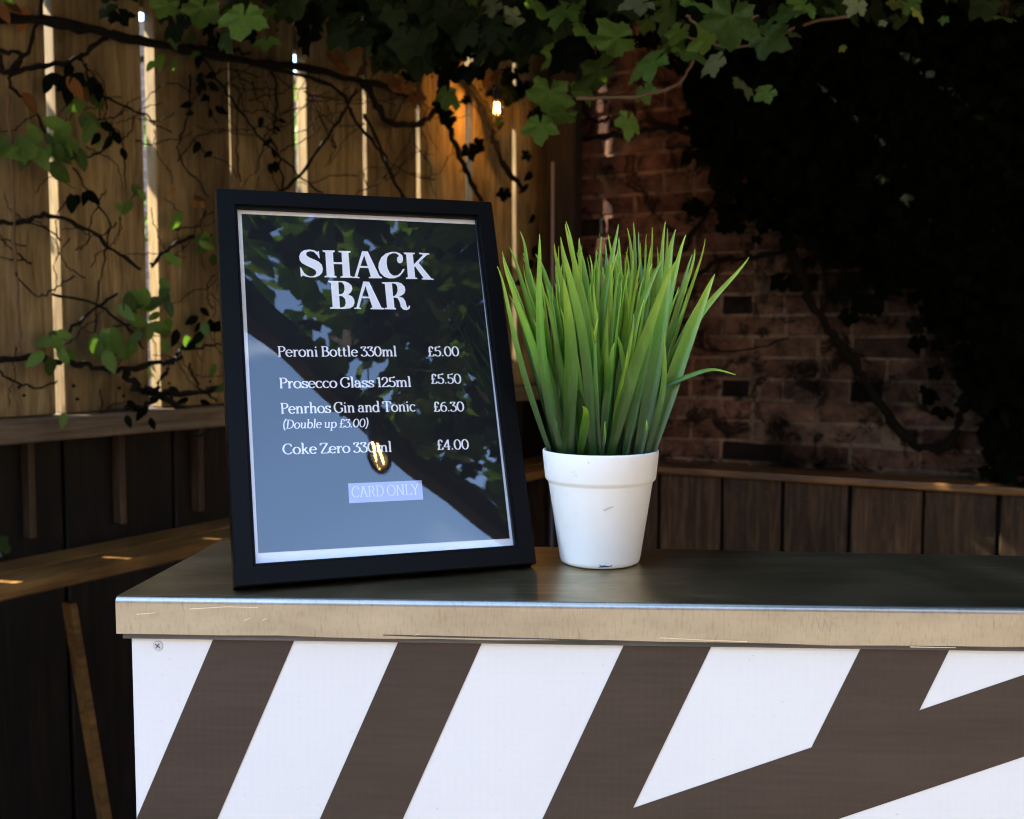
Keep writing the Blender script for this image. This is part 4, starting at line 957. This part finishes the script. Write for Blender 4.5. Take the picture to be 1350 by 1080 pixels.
# stroke serif alphabet (cap height 1)
def arc(cx, cy, rx, ry, a0, a1, n=14): return [(cx + rx * math.cos(R(a0 + (a1 - a0) * i / n)), cy + ry * math.sin(R(a0 + (a1 - a0) * i / n))) for i in range(n + 1)]
def bz(p0, p1, p2, p3, n=10):
    return [tuple((1 - t) ** 3 * p0[i] + 3 * (1 - t) ** 2 * t * p1[i] + 3 * (1 - t) * t * t * p2[i] + t ** 3 * p3[i] for i in (0, 1)) for t in [j / n for j in range(n + 1)]]
def ln(*p): return list(p)
def sf(x, y, a=0.11, b=0.11): return ln((x - a, y), (x + b, y))
def dot(x, y, r=0.055): return ('dot', x, y, r)
X = 0.66
GLY = {
 'P': (0.64, [ln((.16, .03), (.16, .97)), sf(.16, .03), ln((.03, .97), (.36, .97)), [(.34, .97)] + arc(.34, .735, .25, .235, 90, -90) + [(.18, .50)]]),
 'B': (0.70, [ln((.16, .03), (.16, .97)), ln((.03, .97), (.36, .97)), [(.34, .97)] + arc(.34, .755, .21, .215, 90, -90) + [(.17, .54)], [(.17, .54), (.36, .54)] + arc(.37, .285, .26, .255, 90, -90) + [(.03, .03)]]),
 'D': (0.80, [ln((.16, .03), (.16, .97)), [(.03, .97), (.34, .97)] + arc(.34, .5, .38, .47, 90, -90) + [(.03, .03)]]),
 'G': (0.80, [arc(.42, .5, .36, .48, 48, 318, 24), ln((.70, .02 + .1), (.70, .42)), sf(.70, .42, .15, .07), ln((.66, .97), (.68, .72))]),
 'C': (0.76, [arc(.42, .5, .36, .48, 45, 320, 24), dot(.66, .78, .07)]),
 'T': (0.70, [ln((.35, .03), (.35, .97)), sf(.35, .03, .13, .13), ln((.03, .97), (.67, .97)), ln((.03, .97), (.01, .78)), ln((.67, .97), (.69, .78))]),
 'Z': (0.68, [ln((.08, .97), (.60, .97)), ln((.58, .95), (.08, .05)), ln((.06, .03), (.63, .03)), ln((.08, .97), (.05, .78)), ln((.63, .03), (.66, .22))]),
 'A': (0.76, [ln((.10, .03), (.36, .99)), ln((.37, .98), (.66, .03)), ln((.20, .36), (.55, .36)), sf(.10, .03, .09, .10), sf(.66, .03, .11, .09)]),
 'R': (0.74, [ln((.16, .03), (.16, .97)), sf(.16, .03), ln((.03, .97), (.36, .97)), [(.34, .97)] + arc(.34, .745, .23, .225, 90, -90) + [(.18, .52)], bz((.34, .52), (.52, .50), (.46, .05), (.70, .04))]),
 'O': (0.86, [arc(.43, .5, .36, .48, 0, 360, 30)]),
 'N': (0.86, [ln((.16, .03), (.16, .97)), ln((.17, .97), (.68, .03)), ln((.69, .03), (.69, .97)), sf(.16, .03), sf(.69, .97), ln((.02, .97), (.18, .97))]),
 'L': (0.64, [ln((.16, .03), (.16, .97)), sf(.16, .97), ln((.03, .03), (.58, .03)), ln((.58, .03), (.61, .24))]),
 'Y': (0.72, [ln((.08, .97), (.36, .46)), ln((.64, .97), (.36, .46)), ln((.36, .48), (.36, .03)), sf(.36, .03), sf(.08, .97), sf(.64, .97, .10, .08)]),
 'e': (0.58, [arc(.30, .33, .24, .32, 318, 0, 20)[::-1][:0] + arc(.30, .33, .24, .32, 8, 322, 24), ln((.06, .37), (.54, .37))]),
 'r': (0.46, [ln((.15, .03), (.15, .64)), sf(.15, .03), sf(.15, .64, .12, 0), bz((.16, .38), (.20, .58), (.30, .66), (.42, .62)), dot(.41, .57)]),
 'o': (0.62, [arc(.31, .33, .25, .32, 0, 360, 26)]),
 'n': (0.66, [ln((.15, .03), (.15, .64)), sf(.15, .03), sf(.15, .64, .12, 0), bz((.16, .42), (.22, .70), (.50, .74), (.50, .40)) + [(.50, .03)], sf(.50, .03)]),
 'm': (0.98, [ln((.15, .03), (.15, .64)), sf(.15, .03), sf(.15, .64, .12, 0), bz((.16, .42), (.22, .70), (.48, .74), (.48, .40)) + [(.48, .03)], sf(.48, .03), bz((.49, .42), (.55, .70), (.82, .74), (.82, .40)) + [(.82, .03)], sf(.82, .03)]),
 'h': (0.66, [ln((.15, .03), (.15, 1.03)), sf(.15, .03), sf(.15, 1.03, .12, 0), bz((.16, .42), (.22, .70), (.50, .74), (.50, .40)) + [(.50, .03)], sf(.50, .03)]),
 'u': (0.64, [ln((.14, .64), (.14, .28)) + bz((.14, .28), (.14, -.06), (.40, -.04), (.48, .22)), ln((.49, .64), (.49, .03)), sf(.14, .64, .12, 0), sf(.49, .64, .12, 0), sf(.49, .03, 0, .12)]),
 'i': (0.32, [ln((.16, .03), (.16, .64)), sf(.16, .03), sf(.16, .64, .12, 0), dot(.15, .90, .07)]),
 'l': (0.32, [ln((.16, .03), (.16, 1.03)), sf(.16, .03), sf(.16, 1.03, .12, 0)]),
 't': (0.42, [ln((.17, .86), (.17, .18)) + bz((.17, .18), (.17, .0), (.30, .0), (.38, .08)), ln((.04, .62), (.36, .62))]),
 's': (0.50, [bz((.43, .50), (.40, .68), (.10, .70), (.09, .50)) + bz((.09, .50), (.09, .34), (.44, .36), (.44, .18)) + bz((.44, .18), (.44, -.04), (.10, -.02), (.06, .18)), ln((.44, .66), (.43, .46)), ln((.06, .0), (.06, .20))]),
 'c': (0.54, [arc(.30, .33, .24, .32, 45, 318, 20), dot(.45, .54, .06)]),
 'a': (0.58, [bz((.10, .52), (.14, .70), (.42, .70), (.42, .46)) + ln((.42, .14)) + bz((.42, .14), (.42, .03), (.48, .02), (.55, .05)), bz((.42, .40), (.10, .40), (.02, .28), (.08, .12)) + bz((.08, .12), (.16, -.06), (.40, .02), (.42, .20)), dot(.12, .50, .055)]),
 'd': (0.66, [arc(.28, .33, .22, .32, 0, 360, 24), ln((.50, 1.03), (.50, .03)), sf(.50, 1.03, .12, 0), sf(.50, .03, 0, .11)]),
 'b': (0.64, [arc(.36, .33, .22, .32, 0, 360, 24), ln((.14, 1.03), (.14, .03)), sf(.14, 1.03, .12, 0)]),
 'p': (0.66, [arc(.37, .33, .22, .32, 0, 360, 24), ln((.15, .64), (.15, -.30)), sf(.15, .64, .12, 0), sf(.15, -.30)]),
 'k': (0.64, [ln((.15, .03), (.15, 1.03)), sf(.15, .03), sf(.15, 1.03, .12, 0), ln((.16, .26), (.46, .62)), ln((.28, .40), (.52, .03)), sf(.54, .03, .1, .09), dot(.46, .60, .05)]),
 '0': (0.66, [arc(.33, .49, .26, .47, 0, 360, 28)]),
 '1': (0.36, [ln((.20, .03), (.20, .97)), sf(.20, .03, .13, .13), ln((.20, .96), (.04, .80))]),
 '2': (0.58, [bz((.09, .70), (.08, 1.04), (.50, 1.06), (.50, .70)) + bz((.50, .70), (.50, .44), (.20, .34), (.07, .04)), ln((.06, .04), (.52, .04)), ln((.53, .04), (.54, .20)), dot(.11, .72, .05)]),
 '3': (0.56, [ln((.10, .94), (.46, .94)), ln((.47, .93), (.24, .58)), bz((.22, .58), (.62, .62), (.62, .02), (.26, .02)) + bz((.26, .02), (.14, .02), (.06, .08), (.06, .18)), ln((.10, .95), (.08, .78)), dot(.09, .18, .05)]),
 '4': (0.62, [ln((.42, .03), (.42, .97)), ln((.42, .97), (.04, .28)), ln((.03, .28), (.58, .28)), sf(.42, .03)]),
 '5': (0.58, [ln((.14, .92), (.48, .92)), ln((.48, .92), (.50, 1.03)), ln((.14, .93), (.12, .52)), bz((.12, .52), (.30, .68), (.52, .54), (.52, .32)) + bz((.52, .32), (.52, -.04), (.14, -.06), (.06, .18)), dot(.09, .18, .05)]),
 '6': (0.60, [arc(.31, .31, .23, .29, 0, 360, 24), bz((.50, .92), (.20, .96), (.08, .70), (.08, .32)), dot(.46, .88, .05)]),
 '.': (0.26, [dot(.12, .07, .07)]),
 '£': (0.60, [bz((.50, .78), (.44, 1.06), (.18, 1.02), (.20, .70)) + ln((.22, .30)) + bz((.22, .30), (.22, .12), (.12, .05), (.06, .04)), ln((.06, .04), (.50, .04)), ln((.50, .04), (.55, .22)), ln((.07, .48), (.42, .48)), dot(.48, .76, .05)]),
 '(': (0.32, [bz((.28, 1.10), (.02, .80), (.02, .15), (.28, -.18))]),
 ')': (0.32, [bz((.04, 1.10), (.30, .80), (.30, .15), (.04, -.18))]),
}
def text_line(txt, p0, p1, cap_px, parent=frame, mat=None, a=0.072, b=0.036, slant=0.0, y=TY, name='text_line', track=0.0):
    (x0, z0), (x1, z1) = fr2(*p0, y), fr2(*p1, y)
    top_ = fr2(p0[0], p0[1] - cap_px, y); cap = math.hypot(top_[0] - x0, top_[1] - z0)
    wd = sum((0.24 if c_ == ' ' else GLY[c_][0] + track) for c_ in txt) - track - 0.06
    dx, dz = x1 - x0, z1 - z0; sx = math.hypot(dx, dz) / wd; ux, uz = dx / math.hypot(dx, dz), dz / math.hypot(dx, dz)
    vx, vz = -uz, ux
    vs = []; fs = []; pen = 0.0; k = 0
    def add(gx, gz, lift):
        X_ = (gx + slant * gz) * sx; Z_ = gz * cap
        vs.append((x0 + ux * X_ + vx * Z_, y - lift, z0 + uz * X_ + vz * Z_))
    for ch in txt:
        if ch == ' ': pen += 0.24; continue
        adv, st = GLY[ch]
        for s in st:
            lift = 0.000012 * (k % 9); k += 1
            if s[0] == 'dot':
                b0 = len(vs)
                for i in range(12): add(pen + s[1] + s[3] * math.cos(i * math.pi / 6) * cap / sx, s[2] + s[3] * math.sin(i * math.pi / 6), lift)
                fs.append(tuple(range(b0, b0 + 12))); continue
            b0 = len(vs); N = len(s)
            for i, p in enumerate(s):
                q0 = s[max(i - 1, 0)]; q1 = s[min(i + 1, N - 1)]
                tx, tz = q1[0] - q0[0], q1[1] - q0[1]; L = math.hypot(tx, tz) or 1; nx, nz = -tz / L, tx / L
                h = math.sqrt((a * nx) ** 2 + (b * nz) ** 2)
                add(pen + p[0] + nx * h * 1.0, p[1] + nz * h, lift); add(pen + p[0] - nx * h, p[1] - nz * h, lift)
            for i in range(N - 1): fs.append((b0 + 2 * i, b0 + 2 * i + 1, b0 + 2 * i + 3, b0 + 2 * i + 2))
        pen += adv + track
    o = obj(name, mesh('text', vs, fs), mat or M['lettering'], parent); return o
text_line('Peroni Bottle 330ml', (366.1, 470.3), (522.8, 469.9), 13.7)
text_line('£5.00', (564, 470.1), (605, 469.7), 13.2)
text_line('Prosecco Glass 125ml', (368.1, 512.1), (541.9, 510.1), 13.9)
text_line('£5.50', (567.8, 506.2), (607.8, 505.9), 13.2)
text_line('Penrhos Gin and Tonic', (370, 545.6), (547.5, 542.3), 14.2)
text_line('£6.30', (571.3, 543), (611.6, 542.5), 13.3)
text_line('(Double up £3.00)', (372.5, 565.4), (484.8, 563.2), 11.7, slant=0.14, a=0.066, b=0.034)
text_line('Coke Zero 330ml', (372.8, 599.2), (516.2, 595.7), 14.0)
text_line('£4.00', (576, 593.4), (617.8, 592.4), 13.6)
SQ = [fr2(460.3, 663.6, .0027), fr2(558, 658.7, .0027), fr2(555.8, 633.3, .0027), fr2(459, 637.5, .0027)]
obj('sticker', mesh('sticker', [(x, 0.0026, z) for x, z in SQ], [(0, 1, 2, 3)]), M['sticker'], frame)
text_line('CARD ONLY', (463.8, 656.2), (552, 652.3), 14.6, mat=M['sticker_text'], a=0.05, b=0.026, y=0.0024, name='sticker_text')

# ------------------------------------------------------------------ potted plastic grass
pb = hitz(792.5, 750, ZT); PC = Vector((pb.x + 0.0012, pb.y + 0.0265, ZT))
plant = thing('potted_grass', 'white plastic pot of upright bright green artificial grass on the steel counter', 'plant', PC + Vector((0, 0, 0.0005)))
prof = [(0.0, 0.0), (0.0300, 0.0), (0.0322, 0.0012), (0.0330, 0.004), (0.0424, 0.0655), (0.0428, 0.0668), (0.0446, 0.0685), (0.0452, 0.0700), (0.0472, 0.0905), (0.0471, 0.0920), (0.0462, 0.0925), (0.0452, 0.0915), (0.0440, 0.085), (0.0430, 0.080), (0.0, 0.080)]
def lathe(prof, n=96):
    vs = []; fs = []
    for r_, z in prof:
        for k in range(n): vs.append((r_ * math.cos(2 * math.pi * k / n), r_ * math.sin(2 * math.pi * k / n), z))
    for i in range(len(prof) - 1):
        for k in range(n):
            a = i * n + k; b_ = i * n + (k + 1) % n; fs.append((a, b_, b_ + n, a + n))
    m = mesh('lathe', vs, fs, True); return m
pm = lathe(prof[:-2]); obj('pot', pm, M['pot'], plant)
obj('foam', lathe([(0.0, 0.0835), (0.02, 0.084), (0.0433, 0.082), (0.043, 0.076)], 48), M['foam'], plant)
def on_pot(px, py):    # point on the pot's outer wall as seen
    d = ray(px, py); best = None
    for i in range(1400):
        t = 0.76 + i * 0.0001; p = CAM + d * t; q = p - plant.location
        if q.z < 0 or q.z > 0.0925: continue
        rr = None
        for (r0, z0), (r1, z1) in zip(prof[2:9], prof[3:10]):
            if z0 <= q.z <= z1: rr = r0 + (r1 - r0) * (q.z - z0) / max(z1 - z0, 1e-6)
        if rr and math.hypot(q.x, q.y) <= rr + 0.0009: return q
    return Vector((0, -0.034, 0.004))
def pot_patch(poly, mat, name):
    vs = [on_pot(*p) for p in poly]; obj(name, mesh('patch', vs, [tuple(range(len(vs)))]), mat, plant)
pot_patch([(788, 748.6), (794, 748.2), (802, 747.8), (806.5, 746.8), (806, 749.6), (797, 750.4), (788.5, 750)], M['blue_mark'], 'ink_mark')
pot_patch([(790, 744.5), (794, 746.4), (793, 747.6), (790.6, 746.2)], M['blue_mark'], 'ink_mark')
pot_patch([(804, 746), (807.2, 745.2), (806.6, 747.4)], M['blue_mark'], 'ink_mark')
pot_patch([(795, 672.5), (801, 669.5), (809, 667.0), (808, 669.0), (801, 672.6), (796, 674.3)], M['smudge'], 'smudge')
pot_patch([(774, 608), (776.6, 610), (775.8, 612)], M['smudge'], 'smudge')

def blade(path_pts, wmax, face, twist=0.0, n=16, fold=0.35, tipcurl=0.0):
    P = smooth_path(path_pts, max(4, (n + 8) // (len(path_pts) - 1)))
    cs = random.uniform(-1, 1) * 0.0035 + tipcurl; P = [p + Vector((cs * max(0, i / (len(P) - 1) - 0.86) ** 1.5 * 16, 0, 0)) for i, p in enumerate(P)]
    N = len(P); vs = []; uv = []; fs = []
    for i, p in enumerate(P):
        t = i / (N - 1); tn = (P[min(i + 1, N - 1)] - P[max(i - 1, 0)]).normalized()
        s = tn.cross(face).normalized(); q = s.cross(tn)
        if twist:
            a = twist * t; s, q = s * math.cos(a) + q * math.sin(a), q * math.cos(a) - s * math.sin(a)
        wd = wmax * 0.5 * (0.52 + 0.48 * min(1, t / 0.35)) * (1 - max(0, (t - 0.42) / 0.58) ** 1.6) + 0.00022
        for k, sx_ in enumerate((-1, -0.45, 0, 0.45, 1)):
            vs.append(p + s * sx_ * wd + q * (abs(sx_) ** 1.3) * wd * fold); uv.append((k / 4, t))
    for i in range(N - 1):
        for k in range(4):
            a = i * 5 + k; fs.append((a, a + 1, a + 6, a + 5))
    L = plant.location
    return obj('blade', mesh('blade', [v_ - L for v_ in vs], fs, True, uv), M['blade'], plant)
def cp3(x, y): return (640 + x / 3.086, 270 + y / 3.086)
TR = [  # crop pixels: base, (mid), tip, width px in crop, depth offset (- nearer)
 ((318, 1015), (215, 640), (62, 212), 34, -.012), ((262, 1010), (150, 660), (58, 250), 24, -.004), ((296, 1005), (170, 560), (150, 420), (62, 190), 18, .012),
 ((330, 1010), (205, 520), (106, 170), 26, .004), ((300, 1005), (200, 480), (154, 108), 28, .006), ((322, 1012), (232, 600), (221, 118), 38, -.014), ((285, 1000), (240, 560), (165, 215), 22, .015),
 ((330, 1020), (345, 620), (318, 300), 56, -.022), ((430, 1020), (340, 480), (274, 158), 34, -.006), ((440, 1025), (400, 560), (300, 130), 38, -.018), ((448, 1020), (420, 520), (322, 78), 34, -.008),
 ((420, 1020), (395, 500), (338, 68), 24, .008), ((372, 1020), (300, 520), (215, 200), 40, .012), ((455, 1020), (420, 420), (375, 135), 30, .01), ((430, 1000), (460, 450), (447, 185), 20, .02),
 ((505, 1020), (470, 520), (543, 80), 36, .0), ((480, 1010), (545, 640), (527, 180), 32, .016), ((600, 1000), (575, 430), (520, 190), 30, .006), ((500, 1015), (560, 560), (545, 140), 24, .02),
 ((380, 1018), (470, 700), (550, 290), 40, .004), ((495, 1030), (600, 680), (770, 215), 50, -.024), ((520, 1010), (570, 600), (715, 215), 40, -.004), ((540, 1010), (600, 400), (605, 72), 24, .018), ((560, 1010), (605, 460), (583, 95), 26, .012),
 ((585, 1020), (640, 560), (650, 120), 24, .016), ((610, 1020), (650, 500), (682, 90), 24, .012), ((600, 1020), (690, 500), (728, 68), 28, .006), ((615, 1025), (700, 600), (762, 100), 56, -.016), ((640, 1010), (705, 520), (745, 95), 24, .014),
 ((650, 1010), (730, 480), (810, 122), 34, -.006), ((660, 1010), (730, 600), (865, 180), 28, .004), ((640, 1020), (740, 620), (905, 138), 26, .01), ((690, 1015), (790, 640), (930, 282), 60, -.014), ((700, 1010), (800, 620), (880, 440), (1084, 213), 34, -.002),
 ((690, 1000), (740, 580), (838, 200), 26, .014), ((480, 1015), (400, 560), (385, 180), 26, .018), ((575, 1018), (583, 800), (540, 520), 34, -.004), ((500, 1010), (640, 520), (665, 240), 30, .002), ((375, 1020), (405, 880), (400, 820), 34, -.026),
 ((560, 1010), (560, 500), (497, 120), 24, .02), ((530, 1010), (500, 420), (488, 160), 22, .024), ((620, 1010), (640, 460), (620, 110), 22, .022), ((700, 1000), (690, 460), (703, 170), 24, .02), ((350, 1010), (320, 640), (290, 230), 26, .018),
 ((430, 1010), (440, 600), (420, 320), 30, -.002), ((470, 1010), (500, 740), (520, 560), 30, -.012), ((650, 1015), (720, 760), (725, 520), 24, -.02), ((340, 1010), (270, 740), (200, 460), 26, -.008), ((560, 1000), (650, 620), (700, 400), 36, -.01)]
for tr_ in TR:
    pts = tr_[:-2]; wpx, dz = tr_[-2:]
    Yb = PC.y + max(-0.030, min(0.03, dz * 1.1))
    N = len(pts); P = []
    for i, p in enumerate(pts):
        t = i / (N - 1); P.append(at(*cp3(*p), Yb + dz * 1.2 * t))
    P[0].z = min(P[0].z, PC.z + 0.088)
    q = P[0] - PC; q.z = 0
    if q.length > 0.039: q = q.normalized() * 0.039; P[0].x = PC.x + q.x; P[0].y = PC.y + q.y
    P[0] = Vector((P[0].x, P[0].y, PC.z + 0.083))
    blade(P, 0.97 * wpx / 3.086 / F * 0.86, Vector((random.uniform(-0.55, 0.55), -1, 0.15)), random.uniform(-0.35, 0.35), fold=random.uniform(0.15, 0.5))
for _ in range(140):         # fill behind and between
    a = random.uniform(0, 6.28); r_ = 0.038 * math.sqrt(random.random())
    b0 = Vector((PC.x + r_ * math.cos(a), PC.y + 0.5 * r_ * math.sin(a) + 0.015, PC.z + 0.083))
    H = random.uniform(0.215, 0.27) * (1 - 0.25 * (r_ / 0.038) ** 2 * random.random())
    out = Vector((math.cos(a), math.sin(a), 0)) * (r_ / 0.038) * random.uniform(0.015, 0.042) + Vector((random.gauss(0, 0.012), random.gauss(0, 0.01), 0))
    tip = b0 + out + Vector((0, 0, H - 0.083 + 0.01)); tip.z = min(tip.z, at(800, 302, PC.y).z - random.random() * 0.02)
    if out.y < -0.02: tip.z -= 0.02
    mid = b0.lerp(tip, 0.5) - out * 0.12
    blade([b0, mid, tip], random.uniform(0.0028, 0.005), Vector((random.uniform(-0.7, 0.7), -1, 0.1)), random.uniform(-0.8, 0.8), fold=random.uniform(0.2, 0.6))
# thin strays
blade([at(*cp3(672, 775), PC.y - .02), at(*cp3(740, 735), PC.y - .025), at(*cp3(850, 690), PC.y - .03), at(*cp3(930, 672), PC.y - .03), at(*cp3(1018, 692), PC.y - .03)], 0.0034, Vector((0, -1, .4)), 0.3)
blade([at(*cp3(468, 1020), PC.y - .03), at(*cp3(455, 800), PC.y - .034), at(*cp3(448, 560), PC.y - .034), at(*cp3(463, 432), PC.y - .034)], 0.0024, Vector((0, -1, 0)), 0.8)
blade([at(*cp3(478, 985), PC.y - .03), at(*cp3(487, 940), PC.y - .03), at(*cp3(485, 882), PC.y - .03)], 0.002, Vector((0, -1, 0)), 0.8)
blade([at(*cp3(640, 935), PC.y - .03), at(*cp3(655, 910), PC.y - .032), at(*cp3(656, 875), PC.y - .032)], 0.002, Vector((0, -1, 0)), 0.8)

# ------------------------------------------------------------------ string light bulbs
def bulb(p, lab, power, size=1.0):
    t_ = thing('string_light', lab, 'lamp', p, 'string lights in the vine')
    gp = [(0.0, -0.075), (0.014, -0.073), (0.026, -0.060), (0.030, -0.045), (0.026, -0.028), (0.015, -0.010), (0.013, 0.0)]
    obj('glass', lathe([(r_ * size, z * size) for r_, z in gp], 20), M['bulb'], t_)
    obj('socket', lathe([(0.0, 0.045 * size), (0.012 * size, 0.045 * size), (0.0155 * size, 0.035 * size), (0.0155 * size, -0.002)], 16), M['cable'], t_)
    for dx in (-0.007, 0.007):
        vs, fs = tube([Vector((dx * size, 0, -0.012 * size)), Vector((dx * 1.4 * size, 0, -0.052 * size))], 0.0016 * size, 6); f_ = obj('filament', mesh('filament', vs, fs), M['filament'], t_)
    vs, fs = tube([Vector((0, 0, 0.045 * size)), Vector((0.01, 0.01, 0.30))], 0.003, 6); obj('cord', mesh('cord', vs, fs), M['cable'], t_)
    if power:
        ld = bpy.data.lights.new('lamp_glow', 'POINT'); ld.energy = power; ld.color = (1.0, 0.58, 0.20); ld.shadow_soft_size = 0.015
        lo = bpy.data.objects.new('lamp_glow', ld); C.objects.link(lo); lo.parent = t_; lo.location = (0, 0, -0.04)
    return t_
p1 = FP(655, 148, 0.13); bulb(p1 + Vector((0, 0, 0.04)), 'glowing amber bulb among dead leaves in front of the fence near the corner', 0.11, 0.8)
p3 = Vector((0.79, -0.46, 2.24)); bulb(p3, 'amber bulb with two lit filaments hanging at the pergola edge', 0.0, 1.3)
